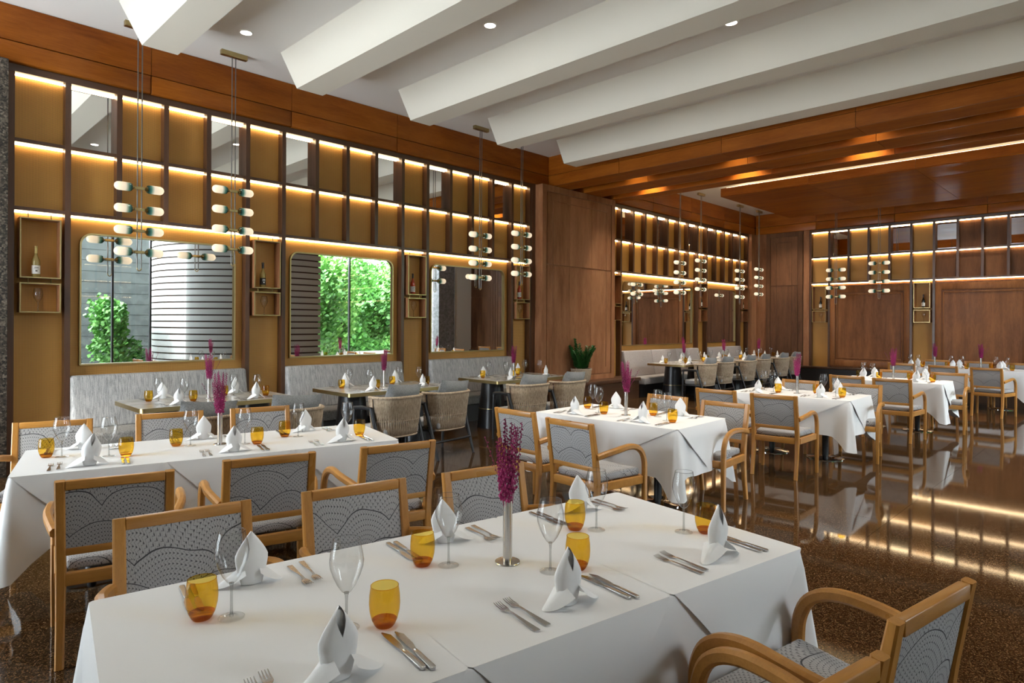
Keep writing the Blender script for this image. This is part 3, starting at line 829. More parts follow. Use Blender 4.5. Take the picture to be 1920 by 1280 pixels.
# ------------------------------------------------------------------ rope armchair (front = +y)
def make_rope_chair():
    t = thing('rope_chair', 'x', 'chair')
    for s in (-1, 1):
        MB().tube([(s * .318, .27, 0), (s * .318, .262, .35), (s * .318, .25, .63)], [.016, .022, .022], 8, (1, 0, 0)).build('front_leg', 'charcoal', t, smooth=60)
        MB().tube([(s * .318, .262, .635), (s * .322, .1, .652), (s * .326, -.06, .648)], .022, 8, (1, 0, 0)).build('armrest', 'charcoal', t, smooth=60)
        MB().tube([(s * .326, -.055, .655), (s * .318, -.15, .36), (s * .312, -.27, 0)], [.022, .022, .016], 8, (1, 0, 0)).build('rear_leg', 'charcoal', t, smooth=60)
    MB().box(-.31, .31, -.16, .25, .315, .345).build('seat_frame', 'charcoal', t, bevel=.006)
    MB().tube([(-.315, -.21, .20), (.315, -.21, .20)], .015, 6, (0, 0, 1)).build('stretcher', 'charcoal', t, smooth=60)
    def curve(u, z):       # u -1..1 around the back
        k = (z - .34) / .44; w_ = .262 + .045 * k; d_ = .245 + .055 * k
        a = u * R(97)
        x = w_ * math.copysign(abs(math.sin(a)) ** .72, math.sin(a)); y = -.02 - (d_ - .02) * max(0, math.cos(a)) ** .55 + (.03 if abs(u) > .9 else 0)
        return x, y
    m = MB(); N = 70
    us = [-1 + 2 * i / 400 for i in range(401)]; cum = [0.]
    for i in range(400):
        p, q2 = curve(us[i], .6), curve(us[i + 1], .6); cum.append(cum[-1] + math.hypot(p[0] - q2[0], p[1] - q2[1]))
    def even(fr):
        tgt = fr * cum[-1]
        for i in range(400):
            if cum[i + 1] >= tgt: return us[i] + (us[i + 1] - us[i]) * (tgt - cum[i]) / max(1e-9, cum[i + 1] - cum[i])
        return 1.
    for k in range(N):
        u = even((k + .5) / N); pts = []
        for z in (.335, .42, .50, .57, .66, .765):
            x, y = curve(u, z); wv = .006 * (1 if (k % 2) else -1) * (1 if .45 < z < .55 else 0)
            pts.append((x, y + wv, z))
        m.tube(pts, .0092, 4, (1, 0, 0))
    tag(m.build('rope_back', 'rope', t, smooth=180, fixn=False), kind='stuff')
    for z, r, nm in ((.772, .017, 'top_rim'), (.335, .012, 'lower_rim'), (.51, .009, 'rope_band')):
        pts = [(*curve(even(k / 36), z), z) for k in range(37)]
        MB().tube(pts, r, 6, (0, 0, 1)).build(nm, 'rope', t, smooth=180)
    MB().box(-.25, .25, -.21, .26, .346, .445).build('seat_cushion', 'cushion_fabric', t, bevel=.03, seg=3)
    m = MB(); vs = []; fs = []; nu, nv = 14, 10
    for sgn in (1, -1):
        for j in range(nv + 1):
            for i in range(nu + 1):
                u = -1 + 2 * i / nu; v = -1 + 2 * j / nv
                th = .075 * ((1 - u ** 4) * (1 - v ** 4)) ** .5
                pin = 1 + .05 * (u * u * v * v)
                vs.append((u * .235 * pin, sgn * th, v * .205 * pin))
    q = (nu + 1) * (nv + 1)
    for sgn in (0, 1):
        for j in range(nv):
            for i in range(nu):
                b = sgn * q + j * (nu + 1) + i; fs.append((b, b + 1, b + nu + 2, b + nu + 1))
    m.add(vs, fs).xf(Matrix.Translation((0, -.165, .715)) @ Matrix.Rotation(R(20), 4, 'X') @ Matrix.Rotation(R(4), 4, 'Y'))
    m.build('pillow', 'pillow_fabric', t, smooth=180)
    return reg(t)
RC = make_rope_chair()

# ------------------------------------------------------------------ tables
ZT = .755
def cloth_mesh(L, Wd, drop, corner, seed):
    """tablecloth: flat top, rounded edge, skirt that falls lower and stands out at the corners"""
    q = random.Random(seed); hl, hw = L / 2, Wd / 2; r = .025
    per = []
    corners = [(hl, hw, 0), (-hl, hw, 90), (-hl, -hw, 180), (hl, -hw, 270)]
    for ci, (cx, cy, a0) in enumerate(corners):
        ox, oy = cx - math.copysign(r, cx), cy - math.copysign(r, cy)
        for k in range(7):
            a = R(a0 + 90 * k / 6); per.append((ox + r * math.cos(a), oy + r * math.sin(a), math.cos(a), math.sin(a)))
        nx, ny, _ = corners[(ci + 1) % 4]
        a = R(a0 + 90); nxv, nyv = math.cos(a), math.sin(a)
        ex, ey = per[-1][0], per[-1][1]
        na = R(corners[(ci + 1) % 4][2]); tx, ty = nx - math.copysign(r, nx) + r * math.cos(na), ny - math.copysign(r, ny) + r * math.sin(na)
        ns = 26
        for k in range(1, ns):
            u = k / ns; per.append((ex + (tx - ex) * u, ey + (ty - ey) * u, nxv, nyv))
    n = len(per)
    # distance to nearest corner along the cloth edge
    cd = [min(math.hypot(p[0] - c[0], p[1] - c[1]) for c in corners) for p in per]
    ph = [q.uniform(0, 6.3) for _ in range(4)]
    vs = [(0, 0, ZT)]; fs = []
    rows = [(-.012, 0.0), (-.004, -.0015), (0.0, -.006)]
    for off, dz in rows:
        vs += [(p[0] + p[2] * off, p[1] + p[3] * off, ZT + dz) for p in per]
    NS = 9
    for j in range(1, NS + 1):
        t_ = j / NS
        for i, p in enumerate(per):
            d = cd[i]; k = max(0., 1 - d / .20)
            ln = drop + corner * k ** 1.15
            th = math.atan2(p[1] / hw, p[0] / hl)
            s_along = p[0] * abs(p[3]) + p[1] * abs(p[2])
            fold = .010 * math.sin(s_along * 9 + ph[0]) * t_ + .006 * math.sin(s_along * 23 + ph[1]) * t_ * t_
            out = .006 + .018 * t_ + fold + .075 * t_ * max(0., 1 - d / .10) - .030 * t_ * max(0., 1 - abs(d - .17) / .09)
            vs.append((p[0] + p[2] * out, p[1] + p[3] * out, ZT - .008 - ln * t_))
    for i in range(n): fs.append((0, 1 + i, 1 + (i + 1) % n))
    R_ = len(rows) + NS
    for j in range(R_ - 1):
        for i in range(n):
            i2 = (i + 1) % n; fs.append((1 + j * n + i, 1 + (j + 1) * n + i, 1 + (j + 1) * n + i2, 1 + j * n + i2))
    return MB().add(vs, fs)
def overlay_mesh(cx, L, hl, hw, hang, zt=.0015):
    """square overlay laid cornerwise: octagon on top and a hanging triangle on each free side"""
    m = MB(); ax = L / 2 + hang; ay = hw + hang
    x0, x1 = cx - L / 2, cx + L / 2
    A = max(ax, ay)
    hx = A - hw        # half base of the flap on long sides
    hy = A - L / 2     # on short sides
    hx = min(hx, L / 2 - .01); hy = min(hy, hw - .01)
    z = ZT + zt
    top = [(cx - hx, -hw), (cx + hx, -hw), (x1, -hy), (x1, hy), (cx + hx, hw), (cx - hx, hw), (x0, hy), (x0, -hy)]
    m.add([(a, b, z) for a, b in top], [tuple(range(8))])
    e = .013
    def flap(p, q, nx, ny, drop):
        P0 = Vector((p[0], p[1], z)); P1 = Vector((q[0], q[1], z)); nn = Vector((nx, ny, 0))
        rows_ = []
        N = 7
        for j in range(N + 1):
            u = j / N
            a = P0.lerp(P1, .5 * u); b = P1.lerp(P0, .5 * u)
            o = nn * (e * min(1, u * 6) + .024 * u + .002 * math.sin(u * 9)); dz = Vector((0, 0, -drop * u))
            rows_.append([a.lerp(b, k / 6) + o + dz for k in range(7)])
        vs = [v for r_ in rows_ for v in r_]
        fs = [(j * 7 + k, j * 7 + k + 1, (j + 1) * 7 + k + 1, (j + 1) * 7 + k) for j in range(N) for k in range(6)]
        m.add(vs, fs)
    flap(top[0], top[1], 0, -1, min(hx, .36)); flap(top[4], top[5], 0, 1, min(hx, .36))
    if x1 > hl - .02: flap(top[2], top[3], 1, 0, min(hy, .36))
    if x0 < -hl + .02: flap(top[6], top[7], -1, 0, min(hy, .36))
    return m
SEAT_GROUP = {}
def setting(px, py, rz, where, zt, cutlery=True, seed=0):
    """one place setting; (px,py) at the table edge, local +y towards the table centre"""
    q = random.Random(seed * 31 + 5)
    c, s = math.cos(rz), math.sin(rz)
    def at(u, v): return (px + u * c - v * s, py + u * s + v * c, zt)
    j = lambda a=.012: q.uniform(-a, a)
    place(NAP[q.randrange(4)], 'white folded napkin ' + where, at(-.02 + j(), .13 + j()), rz + q.uniform(-.35, .35), 'white folded napkins')
    place(WG, 'stemmed wine glass ' + where, at(.09 + j(), .37 + j()), rz + q.uniform(0, 6), 'stemmed wine glasses on the tables')
    place(TU, 'amber tumbler ' + where, at(.172 + j(), .325 + j()), q.uniform(0, 6), 'amber tumblers on the tables')
    if cutlery:
        place(FK, 'outer fork ' + where, at(-.205 + j(.006), .15 + j(.006)), rz + j(.04), 'forks beside the napkins')
        place(FK, 'inner fork ' + where, at(-.165 + j(.006), .165 + j(.006)), rz + j(.04), 'forks beside the napkins')
        place(KN, 'outer knife ' + where, at(.180 + j(.004), .155 + j(.006)), rz + j(.04), 'knives beside the napkins')
        place(KN, 'inner knife ' + where, at(.152 + j(.004), .165 + j(.006)), rz + j(.04), 'knives beside the napkins')
def white_table(c, rz, L, Wd, name, seats, overlays=1, seed=1, cutlery=True, corner=.17, drop=.40, vases=(0.,), vname=None):
    """long side along local x; seats: list of (u along x, side -1/+1, phrase)"""
    ca, sa = math.cos(rz), math.sin(rz)
    W = lambda u, v, z=0: (c[0] + u * ca - v * sa, c[1] + u * sa + v * ca, z)
    t = thing('dining_table', 'dining table under the cloth of ' + name, 'table', W(0, 0), rz, 'cloth covered dining tables')
    MB().box(-L / 2 + .01, L / 2 - .01, -Wd / 2 + .01, Wd / 2 - .01, .715, .7475).build('table_top', 'oak_x', t)
    n = overlays
    for k in range(n):
        cx = -L / 2 + L / n * (k + .5)
        for dx in ((-.0,) if n > 1 else (-.32, .32)):
            MB().lathe([(.035, .03), (.035, .714)], 16).build('column', 'charcoal', t, smooth=60).location = (cx + dx, 0, 0)
            MB().lathe([(.21, 0), (.21, .008), (.19, .016), (.05, .028), (.036, .034)], 28, cap0=True).build('foot_disc', 'chrome', t, smooth=40).location = (cx + dx, 0, 0)
    cl = cloth_mesh(L, Wd, drop, corner, seed).build('tablecloth', 'linen', None, smooth=60)
    cl.location = W(0, 0); cl.rotation_euler = (0, 0, rz)
    tag(cl, 'white tablecloth draped over ' + name, 'tablecloth', 'white tablecloths')
    for k in range(n):
        cx = -L / 2 + L / n * (k + .5)
        ov = overlay_mesh(cx, L / n if n > 1 else min(L, 1.5), L / 2, Wd / 2,   .50 if n > 1 else .44, .0014 + .0006 * k).build('table_overlay', 'linen', None, smooth=40)
        ov.location = W(0, 0); ov.rotation_euler = (0, 0, rz)
        tag(ov, ('white overlay cloth on ' + name) if n == 1 else ('white overlay cloth on the %s third of ' % ('left', 'middle', 'right')[k] + name), 'overlay', 'white overlay cloths')
    zt = ZT + .0026
    for i, (u, sd, ph) in enumerate(seats):
        p = W(u, sd * Wd / 2)
        setting(p[0], p[1], rz + (0 if sd < 0 else PI), 'at the %s of %s' % (ph, name), zt, cutlery, seed * 10 + i)
    for i, u in enumerate(vases):
        ph = '' if len(vases) == 1 else ('left ', 'right ')[i]
        p = W(u, .03, zt)
        place(VA, '%ssteel bud vase on %s' % (ph, name), p, 0, 'steel bud vases')
        place(FL, '%smagenta dried flowers in the vase on %s' % (ph, name), (p[0], p[1], zt + .008), seed * 1.7 + i, 'magenta dried flower bunches')
a1 = R(-9.7); a2 = R(-13.5)
def corner_centre(corner, rz, L, Wd):   # far right corner -> centre
    ca, sa = math.cos(rz), math.sin(rz)
    return (corner[0] - L / 2 * ca + Wd / 2 * sa, corner[1] - L / 2 * sa - Wd / 2 * ca)
T1 = 'the nearest white table'; T2 = 'the long left white table'; T3 = 'the middle white table'
T4 = 'the white table right of middle'; T5 = 'the farther right white table'; T6 = 'the rearmost white table'
L1, W1 = 2.22, .98
c1 = corner_centre((2.67, 1.89), a1, L1, W1)
white_table(c1, a1, L1, W1, T1, [(-.69 , 1, 'far left seat'), (.02, 1, 'far middle seat'), (.71, 1, 'far right seat'),
            (-.62, -1, 'near left seat'), (.09, -1, 'near middle seat'), (.79, -1, 'near right seat')], 3, 1, vases=(.11,))
L2, W2 = 2.24, .86
ca, sa = math.cos(a2), math.sin(a2)
c2 = (2.73 - L2 / 2 * ca - W2 / 2 * sa, 3.84 - L2 / 2 * sa + W2 / 2 * ca)
white_table(c2, a2, L2, W2, T2, [(-.82, 1, 'far left seat'), (-.10, 1, 'far middle seat'), (.62, 1, 'far right seat'),
            (-.74, -1, 'near left seat'), (.05, -1, 'near middle seat'), (.76, -1, 'near right seat')], 3, 2, vases=(-.01,))
four = [(.36, 1, 'rear left seat'), (-.36, 1, 'front left seat'), (.36, -1, 'rear right seat'), (-.36, -1, 'front right seat')]
white_table((5.02, 3.44), R(92), 1.50, .90, T3, four, 1, 3)
white_table((8.18, 3.08), R(92), 1.42, .90, T4, four, 1, 4)
white_table((11.38, 2.82), R(92), 1.42, .88, T5, four, 1, 5)
white_table((15.45, 2.72), R(94), 2.2, .90, T6, [(.72, 1, 'rear left seat'), (0, 1, 'middle left seat'), (-.72, 1, 'front left seat'),
            (.72, -1, 'rear right seat'), (0, -1, 'middle right seat'), (-.72, -1, 'front right seat')], 3, 6, cutlery=False, vases=(.36, -.40))
for nm, c, d, ph in (('T1f1', (.89, 2.67), -100, 'far left side of ' + T1), ('T1f2', (1.57, 2.54), -101, 'far middle side of ' + T1), ('T1f3', (2.23, 2.40), -100, 'far right side of ' + T1),
        ('T1P', (2.02, .40), 80, 'near right side of ' + T1), ('T1Q', (1.37, .46), 79, 'near side of ' + T1 + ', at the picture edge'),
        ('T2n1', (.85, 3.47), 75, 'near left side of ' + T2), ('T2n2', (1.57, 3.40), 76, 'near middle side of ' + T2), ('T2n3', (2.29, 3.22), 78, 'near right side of ' + T2),
        ('T2f1', (.99, 5.71), -105, 'far left side of ' + T2), ('T2f2', (1.75, 5.61), -103, 'far middle side of ' + T2), ('T2f3', (2.42, 5.45), -104, 'far right side of ' + T2),
        ('T3a', (3.89, 3.81), -1, 'rear left side of ' + T3), ('T3b', (3.75, 3.10), -3, 'front left side of ' + T3), ('T3c', (5.85, 3.52), 176, 'rear right side of ' + T3), ('T3d', (5.75, 2.84), 178, 'front right side of ' + T3),
        ('T4e', (6.79, 3.47), 1, 'rear left side of ' + T4), ('T4f', (6.73, 2.79), 5, 'front left side of ' + T4), ('T4g', (8.84, 3.30), 178, 'rear right side of ' + T4), ('T4h', (8.80, 2.55), 185, 'front right side of ' + T4),
        ('T5i', (10.11, 3.12), -3, 'rear left side of ' + T5), ('T5j', (9.98, 2.50), 1, 'front left side of ' + T5), ('T5k', (12.05, 2.95), 182, 'rear right side of ' + T5), ('T5l', (11.98, 2.20), 180, 'front right side of ' + T5),
        ('T6A', (14.31, 3.42), -5, 'rear left side of ' + T6), ('T6B', (14.07, 2.69), -8, 'middle left side of ' + T6), ('T6E', (13.91, 2.01), -7, 'front left side of ' + T6),
        ('T6F', (16.40, 3.25), 180, 'rear right side of ' + T6), ('T6G', (16.32, 2.49), 176, 'middle right side of ' + T6), ('T6H', (16.25, 1.80), 174, 'front right side of ' + T6)):
    armchair(c, d, 'light wood armchair, ' + ph)

# banquette tables: stone top with brass edge on two dark cones
def rrect(hx, hy, r, n=5):
    pts = []
    for cx, cy, a0 in ((hx - r, hy - r, 0), (-hx + r, hy - r, 90), (-hx + r, -hy + r, 180), (hx - r, -hy + r, 270)):
        for k in range(n + 1):
            a = R(a0 + 90 * k / n); pts.append((cx + r * math.cos(a), cy + r * math.sin(a)))
    return pts
def prism(pts, z0, z1):
    n = len(pts)
    return MB().add([(a, b, z0) for a, b in pts] + [(a, b, z1) for a, b in pts],
                    [tuple(range(n - 1, -1, -1)), tuple(range(n, 2 * n))] + [(k, (k + 1) % n, n + (k + 1) % n, n + k) for k in range(n)])
def make_cone_table():
    t = thing('banquette_table', 'x', 'table', group='stone topped tables along the banquettes')
    prism(rrect(.82, .47, .05), .705, .748).build('brass_edge', 'brass', t, smooth=40)
    prism(rrect(.813, .463, .047), .7485, .7505).build('stone_top', 'table_stone', t)
    for s in (-1, 1):
        m = MB().lathe([(.235, 0), (.233, .012), (.165, .705)], 32, cap0=True); c = m.build('cone_leg', 'cone_metal', t, smooth=60); c.location = (s * .50, 0, 0)
        MB().lathe([(.2075, .290), (.2105, .290), (.2095, .299), (.2065, .299)], 32).build('brass_ring', 'brass', c, smooth=40)
    return reg(t)
CT = make_cone_table()
BT = ['the leftmost banquette table', 'the second banquette table', 'the third banquette table', 'the fourth banquette table', 'the fifth banquette table', 'the sixth banquette table']
for i, (bx, by) in enumerate(((2.72, 7.42), (4.92, 7.25), (7.40, 7.25), (12.95, 7.36), (14.85, 7.36), (16.85, 7.36))):
    place(CT, 'stone topped table with brass edge, ' + BT[i].replace('the ', '').replace('table', 'one from the left'), (bx, by, 0), 0)
    cut = i < 3; zt = .7512
    for k, (du, sd, ph) in enumerate(((-.40, -1, 'near left'), (.40, -1, 'near right'), (-.40, 1, 'wall side left'), (.40, 1, 'wall side right'))):
        setting(bx + du, by + sd * .47, 0 if sd < 0 else PI, 'at the %s of %s' % (ph, BT[i]), zt, cut, 100 + i * 10 + k)
    place(VA, 'steel bud vase on ' + BT[i], (bx + .0, by + .02, zt), 0)
    place(FL, 'magenta dried flowers in the vase on ' + BT[i], (bx, by + .02, zt + .008), i * 1.3)
rope = [((2.10, 6.02), 3, 'left rope chair at ' + BT[0]), ((2.92, 5.98), -4, 'right rope chair at ' + BT[0]),
        ((4.27, 6.17), 5, 'left rope chair at ' + BT[1]), ((4.99, 6.16), 7, 'right rope chair at ' + BT[1]),
        ((6.45, 6.15), -3, 'left rope chair at ' + BT[2]), ((7.22, 6.10), 5, 'right rope chair at ' + BT[2]),
        ((12.50, 6.72), 4, 'left rope chair at ' + BT[3]), ((13.32, 6.74), 0, 'right rope chair at ' + BT[3]),
        ((14.42, 6.72), 3, 'left rope chair at ' + BT[4]), ((15.28, 6.74), 4, 'right rope chair at ' + BT[4]),
        ((16.35, 6.72), 3, 'left rope chair at ' + BT[5]), ((17.20, 6.74), 2, 'right rope chair at ' + BT[5])]
for c, d, ph in rope:
    place(RC, 'charcoal framed ' + ph + ', grey pillow', (c[0], c[1], 0), R(d), 'rope back chairs at the banquettes')

# ------------------------------------------------------------------ pendants
def make_pendant(low):
    t = thing('pendant_lamp', 'x', 'pendant lamp')
    MB().box(-.155, .155, -.03, .03, -.06, 0).build('canopy', 'brass', t, bevel=.003)
    for s in (-1, 1):
        MB().tube([(s * .021, 0, -.06), (s * .021, 0, -2.56 - low)], .0065, 8).build('rod', 'rod_metal', t, smooth=60)
    pts = [(.021 * math.cos(PI + PI * k / 8), 0, -2.56 - low + .021 * math.sin(PI + PI * k / 8) * 1.4) for k in range(9)]
    MB().tube(pts, .0055, 8, (0, 1, 0)).build('u_bend', 'brass', t, smooth=60)
    for k in range(4):
        z = -1.68 - low - .235 * k
        cb = MB().box(-.05, .05, -.011, .011, z - .016, z + .016).build('crossbar', 'brass', t, bevel=.003)
        for s in (-1, 1):
            rot = Matrix.Translation((0, 0, z)) @ Matrix.Rotation(R(90 * s), 4, 'Y')
            MB().lathe([(.007, .045), (.007, .060), (.024, .062), (.026, .068), (.026, .100), (.014, .102), (.014, .125)], 16, cap1=True).xf(rot).build('socket', 'dark_brass', cb, smooth=40)
            prof = [(.041, .078), (.047, .095), (.047, .200)] + [(.047 * math.cos(a), .200 + .047 * math.sin(a)) for a in (R(20), R(40), R(60), R(78))] + [(.001, .247)]
            MB().lathe(prof, 20).xf(rot).build('glass_capsule', 'capsule_glass', cb, smooth=60)
    return reg(t)
PD = [make_pendant(.12), make_pendant(0.)]
for i, (px_, py_, hi, ph) in enumerate(((2.14, 7.9, 0, 'leftmost pendant, in front of the leftmost mirror'), (3.16, 7.9, 1, 'second pendant from the left, beside the leftmost mirror'),
        (7.23, 7.9, 0, 'third pendant from the left, in front of the third mirror'), (8.22, 7.9, 1, 'fourth pendant from the left, beside the third mirror'),
        (13.66, 7.9, 0, 'first pendant right of the tall wooden pier'), (14.66, 7.9, 1, 'second pendant right of the tall wooden pier'),
        (16.81, 7.9, 0, 'third pendant right of the tall wooden pier'), (18.02, 7.9, 1, 'last pendant before the back corner'),
        (18.1, 5.86, 0, 'left pendant hanging before the back wall'), (18.1, 4.83, 1, 'right pendant hanging before the back wall'))):
    rz = 0 if i < 8 else PI / 2
    place(PD[hi], 'brass ' + ph + ', eight glowing capsules', (px_, py_, ZC), rz, 'brass pendants with glass capsules')

# ------------------------------------------------------------------ downlights
DL = [(3.03, 7.24), (4.82, 5.13), (6.59, 3.21), (1.2, 5.3), (3.0, 3.2), (1.2, 1.3), (4.8, 1.2), (8.2, 5.0), (8.2, 1.2)]
dlt = thing('downlight', 'x', 'downlight')
MB().lathe([(.075, .002), (.075, -.004), (.062, -.006), (.060, .002)], 28).build('trim_ring', 'plaster', dlt, smooth=40)
MB().lathe([(.060, -.003), (.001, -.003)], 28).build('lens', 'downlight_glow', dlt)
reg(dlt)
for i, (x, y) in enumerate(DL):
    place(dlt, ('leftmost recessed downlight, near the second pendant', 'round downlight between the second and third ceiling beams', 'downlight half hidden by the fourth ceiling beam')[i] if i < 3 else 'recessed ceiling downlight outside the view', (x, y, ZC - .003), 0, 'recessed ceiling downlights')
    d = bpy.data.lights.new('downlight_beam', 'SPOT'); d.energy = 40 if x < 4 else 190; d.spot_size = R(85); d.spot_blend = .8; d.color = (1, .91, .78); d.shadow_soft_size = .06
    o = bpy.data.objects.new('downlight_beam', d); col.objects.link(o); o.location = (x, y, ZC - .02)
for x, y in ((10.18, 6.9), (10.18, 4.9), (10.18, 2.9), (10.18, .9), (11.17, 7.2), (11.17, 5.2), (11.17, 3.2), (12.4, 6.8), (12.4, 3.6), (12.4, .6), (18.0, 3.0), (17.9, 7.2), (15.0, 7.4), (13.0, 7.4)):
    place(dlt, 'recessed ceiling downlight outside the view', (x, y, ZC - .003), 0, 'recessed ceiling downlights')
    d = bpy.data.lights.new('downlight_beam', 'SPOT'); d.energy = 150 if x > 11 else 32; d.spot_size = R(85); d.spot_blend = .8; d.color = (1, .91, .78); d.shadow_soft_size = .06
    o = bpy.data.objects.new('downlight_beam', d); col.objects.link(o); o.location = (x, y, ZC - .02)

# ------------------------------------------------------------------ display boxes with bottles and glasses
def display_box(W, sc, label):
    """brass framed double box hung in a narrow niche; origin at its lower back"""
    loc = (sc, YA + DEP - .013, 1.69) if W == 'A' else (XC + DEP - .013, -sc, 1.69)
    t = thing('display_box', label, 'shelf', loc, 0 if W == 'A' else -PI / 2, 'brass framed display boxes')
    hw = .18; D = .165
    for z0, z1, nm in ((0, .315, 'lower'), (.365, 1.0, 'upper')):
        m = MB(); th = .012
        m.box(-hw, -hw + th, -D, 0, z0, z1).box(hw - th, hw, -D, 0, z0, z1).box(-hw + th, hw - th, -D, 0, z0, z0 + th).box(-hw + th, hw - th, -D, 0, z1 - th, z1)
        b = m.build(nm + '_box', 'panel_wood', t)
        e = .007; m = MB(); y0, y1 = -D - .006, -D
        m.box(-hw, -hw + th, y0, y1, z0, z1).box(hw - th, hw, y0, y1, z0, z1).box(-hw + th, hw - th, y0, y1, z0, z0 + th).box(-hw + th, hw - th, y0, y1, z1 - th, z1)
        m.build('brass_edge', 'brass', b)
    for s in (-1, 1):
        MB().tube([(s * .1, -.10, .315), (s * .1, -.10, .365)], .005, 6).build('spacer', 'dark_brass', t)
        MB().tube([(s * .1, -.10, 1.0), (s * .1, -.10, 1.06)], .005, 6).build('hanger', 'dark_brass', t)
def make_bottle(kind):
    t = thing('wine_bottle', 'x', 'bottle')
    body = {'pale': 'wine_pale', 'green': 'wine_pale', 'rose': 'wine_rose', 'dark': 'wine_dark'}[kind]
    MB().lathe([(.001, .002), (.034, .0), (.038, .006), (.038, .165), (.036, .185), (.022, .215), (.0145, .24), (.0140, .315), (.0155, .316), (.0155, .33), (.001, .332)], 24).build('body', body, t, smooth=50)
    MB().lathe([(.0150, .255), (.0152, .330), (.0165, .318), (.0165, .333), (.001, .334)], 16).build('foil', 'foil_gold' if kind == 'pale' else 'foil_dark', t, smooth=50)
    lab = MB().lathe([(.0385, .035), (.0385, .125)], 24).build('label', 'label_black' if kind == 'green' else 'label_white', t, smooth=180)
    m = MB()
    for zz, hh, w_ in ((.100, .007, .5), (.086, .004, .62), (.060, .014, .25)):
        n = 6; vs = []
        for k in range(n + 1):
            a = -PI / 2 - w_ + 2 * w_ * k / n
            for z in (zz, zz + hh): vs.append((.0388 * math.cos(a), .0388 * math.sin(a), z))
        m.add(vs, [(2 * k, 2 * k + 2, 2 * k + 3, 2 * k + 1) for k in range(n)])
    m.build('print', 'label_white' if kind == 'green' else 'label_print', lab)
    return reg(t)
BOT = {k: make_bottle(k) for k in ('pale', 'green', 'rose', 'dark')}
nich = [('A', S1 + .5 * P - SW / 2, 'pale', 'left of the leftmost mirror'), ('A', S1 + 5.5 * P - SW / 2, 'green', 'between the first and second mirrors'),
        ('A', S1 + 10.5 * P - SW / 2, 'rose', 'between the second and third mirrors'), ('A', S1 + 15.5 * P - SW / 2, 'rose', 'right of the third mirror'),
        ('A', S2 + .5 * P - SW / 2, 'dark', 'behind the tall wooden pier'), ('A', S2 + 8.5 * P - SW / 2, 'dark', 'between the two right hand mirrors'), ('A', S2 + 13.5 * P - SW / 2, 'dark', 'right of the rightmost mirror'),
        ('C', S3 + .5 * P - SW / 2, 'dark', 'at the left of the back wall'), ('C', S3 + 5.5 * P - SW / 2, 'dark', 'amid the back wall'), ('C', S3 + 10.5 * P - SW / 2, 'dark', 'at the far end of the back wall')]
for W, sc, kind, ph in nich:
    display_box(W, sc, 'brass framed display box pair in the niche ' + ph)
    if W == 'A': p1 = (sc - .03, YA + .03, 1.69 + .3775); p2 = (sc - .01, YA + .03, 1.7025)
    else: p1 = (XC + .03, -sc - .02, 1.69 + .3775); p2 = (XC + .03, -sc - .03, 1.7025)
    rz = 0 if W == 'A' else -PI / 2
    place(BOT[kind], {'pale': 'pale wine bottle with white label', 'green': 'pale wine bottle with black label', 'rose': 'red rose wine bottle', 'dark': 'dark wine bottle'}[kind] + ' in the niche ' + ph, p1, rz, 'wine bottles in the display boxes')
    place(WG, 'wine glass on show in the lower box ' + ph, p2, 0, 'wine glasses in the display boxes')

# ------------------------------------------------------------------ potted plant on the ledge
pot = thing('potted_plant', 'green leafy plant in a ribbed beige pot on the wooden ledge', 'plant', (10.08, 8.02, .4505))
MB().lathe([(.001, .0), (.15, .0), (.185, .06), (.20, .18), (.205, .235), (.215, .24), (.215, .27), (.195, .27), (.19, .22), (.001, .22)], 32).build('pot', 'rope', pot, smooth=40)
MB().lathe([(.189, .225), (.001, .235)], 24).build('soil', 'soil', pot)
q = random.Random(11)
for k in range(15):
    a = k * 2.4; L = q.uniform(.32, .62); sp = q.uniform(.04, .24)
    m = MB(); pts = []
    for j in range(9):
        u = j / 8; pts.append(Vector((math.cos(a) * sp * u ** 1.3 + .06 * math.cos(a), math.sin(a) * sp * u ** 1.3 + .06 * math.sin(a), .22 + L * u)))
    m.tube(pts, [.008 * (1 - .7 * i / 8) for i in range(9)], 5); st = m.build('stalk', 'stem_green', pot, smooth=180)
    m = MB()
    for j in range(2, 17):
        u = j / 16; i0 = min(7, int(u * 8)); p = pts[i0].lerp(pts[i0 + 1], u * 8 - i0)
        for s in (-1, 1):
            b = a + s * 1.35 + q.uniform(-.3, .3); d = Vector((math.cos(b), math.sin(b), .25 + .4 * u)).normalized(); l = .135 * (1 - .35 * u)
            sv = d.cross(Vector((0, 0, 1))).normalized() * l * .36; up = Vector((0, 0, .008))
            m.add([p, p + d * l * .45 + sv + up, p + d * l, p + d * l * .45 - sv + up, p + d * l * .5 - up], [(0, 1, 4), (1, 2, 4), (2, 3, 4), (3, 0, 4)])
    tag(m.build('foliage', 'leaf', st, fixn=False), kind='stuff')

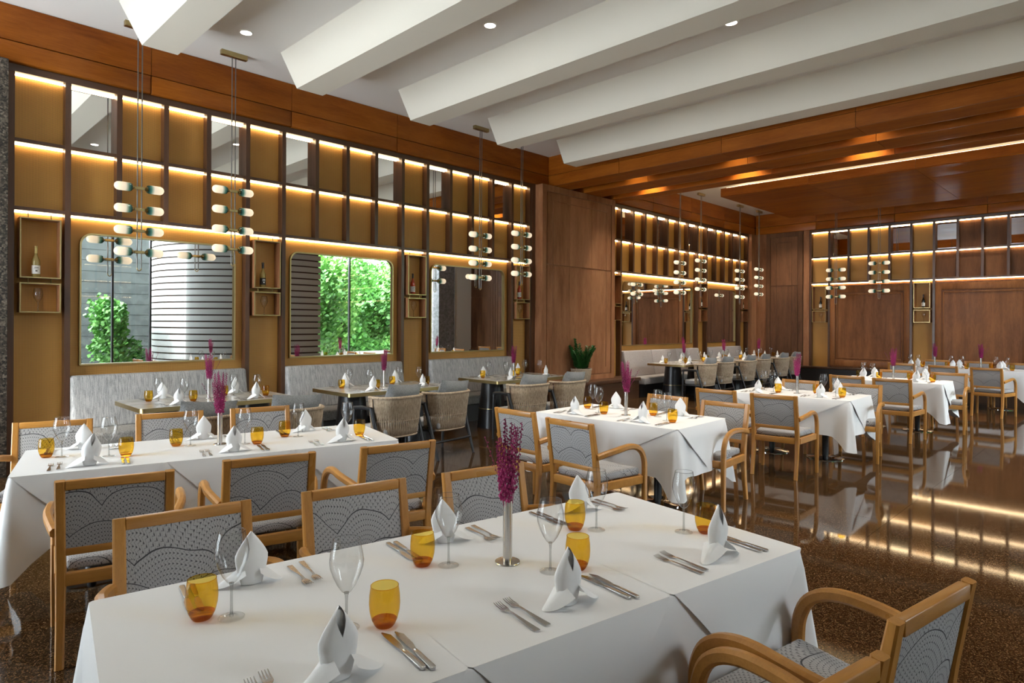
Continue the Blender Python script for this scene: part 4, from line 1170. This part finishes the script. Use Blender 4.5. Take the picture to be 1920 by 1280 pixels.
# ------------------------------------------------------------------ outdoors (seen in the mirrors)
gr = box('ground', 'paving', None, -30, 45, -45, YW - .2, -.15, -.02); tag(gr, kind='structure')
nb = box('wall_neighbour', 'dark_stone', None, -8, 9.4, -12.5, -12, 0, 5.0); tag(nb, kind='structure')
for k in range(11):
    box('course', 'dark_stone', nb, -8, 9.4, -11.998, -11.98, .2 + k * .42, .2 + k * .42 + .05)
def leaf_cloud(rx, ry, rz_, n, size, seed):
    q = random.Random(seed); m = MB()
    blobs = [(Vector((q.uniform(-.6, .6) * rx, q.uniform(-.6, .6) * ry, q.uniform(-.7, .7) * rz_)), q.uniform(.35, .6)) for _ in range(9)]
    for _ in range(n):
        c, r = blobs[q.randrange(9)]
        d = Vector((q.gauss(0, 1), q.gauss(0, 1), q.gauss(0, 1))).normalized() * q.uniform(.6, 1.05)
        p = c + Vector((d.x * rx * r, d.y * ry * r, d.z * rz_ * r))
        u = Vector((q.gauss(0, 1), q.gauss(0, 1), q.gauss(0, .6))).normalized() * size * q.uniform(.6, 1.3)
        v = u.orthogonal().normalized() * size * .55
        m.add([p, p + u * .5 + v, p + u, p + u * .5 - v], [(0, 1, 2, 3)])
    return m
def tree(name, loc, h, rx, rz_, n, size, mat, label, cat, seed):
    t = thing(name, label, cat, loc, 0, 'garden plants seen in the mirrors')
    MB().tube([(0, 0, -.02), (.04, 0, h * .5), (0, .03, h)], [.09 * rx, .07 * rx, .03 * rx], 7).build('trunk', 'bark', t, smooth=180)
    f = leaf_cloud(rx, rx, rz_, n, size, seed); f.xf(Matrix.Translation((0, 0, h)))
    tag(f.build('foliage', mat, t, fixn=False), kind='stuff')
for i, (x, y, h, rx, rzz, mt) in enumerate(((12.3, -7.6, 2.0, 1.5, 1.9, 'tree_leaf'), (14.9, -8.4, 2.3, 1.6, 2.2, 'tree_leaf_light'), (17.6, -7.8, 2.0, 1.5, 1.9, 'tree_leaf'),
        (13.2, -12.0, 2.8, 1.9, 2.6, 'tree_leaf_light'), (17.0, -12.2, 2.8, 1.9, 2.6, 'tree_leaf'), (21.2, -11.5, 2.8, 1.9, 2.6, 'tree_leaf_light'))):
    tree('garden_tree', (x, y, 0), h, rx, rzz, 5200, .20, mt, ('leafy green tree near the garden window', 'tall light green tree in the garden', 'bushy green tree on the right of the garden', 'tall pale tree at the back of the garden', 'big dark tree at the back of the garden', 'pale tree at the far right of the garden')[i], 'tree', i)
for i, (x, y) in enumerate(((3.75, -7.0), (5.6, -5.9), (1.6, -7.0))):
    tree('garden_shrub', (x, y, 0), 1.25, .85, .95, 2600, .13, 'tree_leaf', ('round green shrub outside, left in the leftmost mirror', 'green shrub outside, beside the white slatted wall', 'green shrub outside, beyond the mirror edge')[i], 'shrub', 20 + i)
hd = thing('garden_hedge', 'tall green hedge closing the garden behind the trees', 'hedge', (17.5, -16.2, 0))
MB().box(-9, 9, -.7, .7, 0, 4.6).build('core', 'tree_leaf', hd)
f = MB(); q = random.Random(5)
for _ in range(9000):
    p = Vector((q.uniform(-9, 9), .7 + q.uniform(-.1, .35), q.uniform(0, 4.9))); u = Vector((q.gauss(0, 1), q.gauss(0, .5), q.gauss(0, 1))).normalized() * .3; v = u.orthogonal().normalized() * .15
    f.add([p, p + u * .5 + v, p + u, p + u * .5 - v], [(0, 1, 2, 3)])
tag(f.build('foliage', 'tree_leaf', hd, fixn=False), kind='stuff')
# prototypes that were never placed have no place in the room
for o in list(bpy.data.objects):
    if o.get('label') == 'x':
        for c in [c for c in bpy.data.objects if c.parent == o]:
            bpy.data.objects.remove(c)
        bpy.data.objects.remove(o)
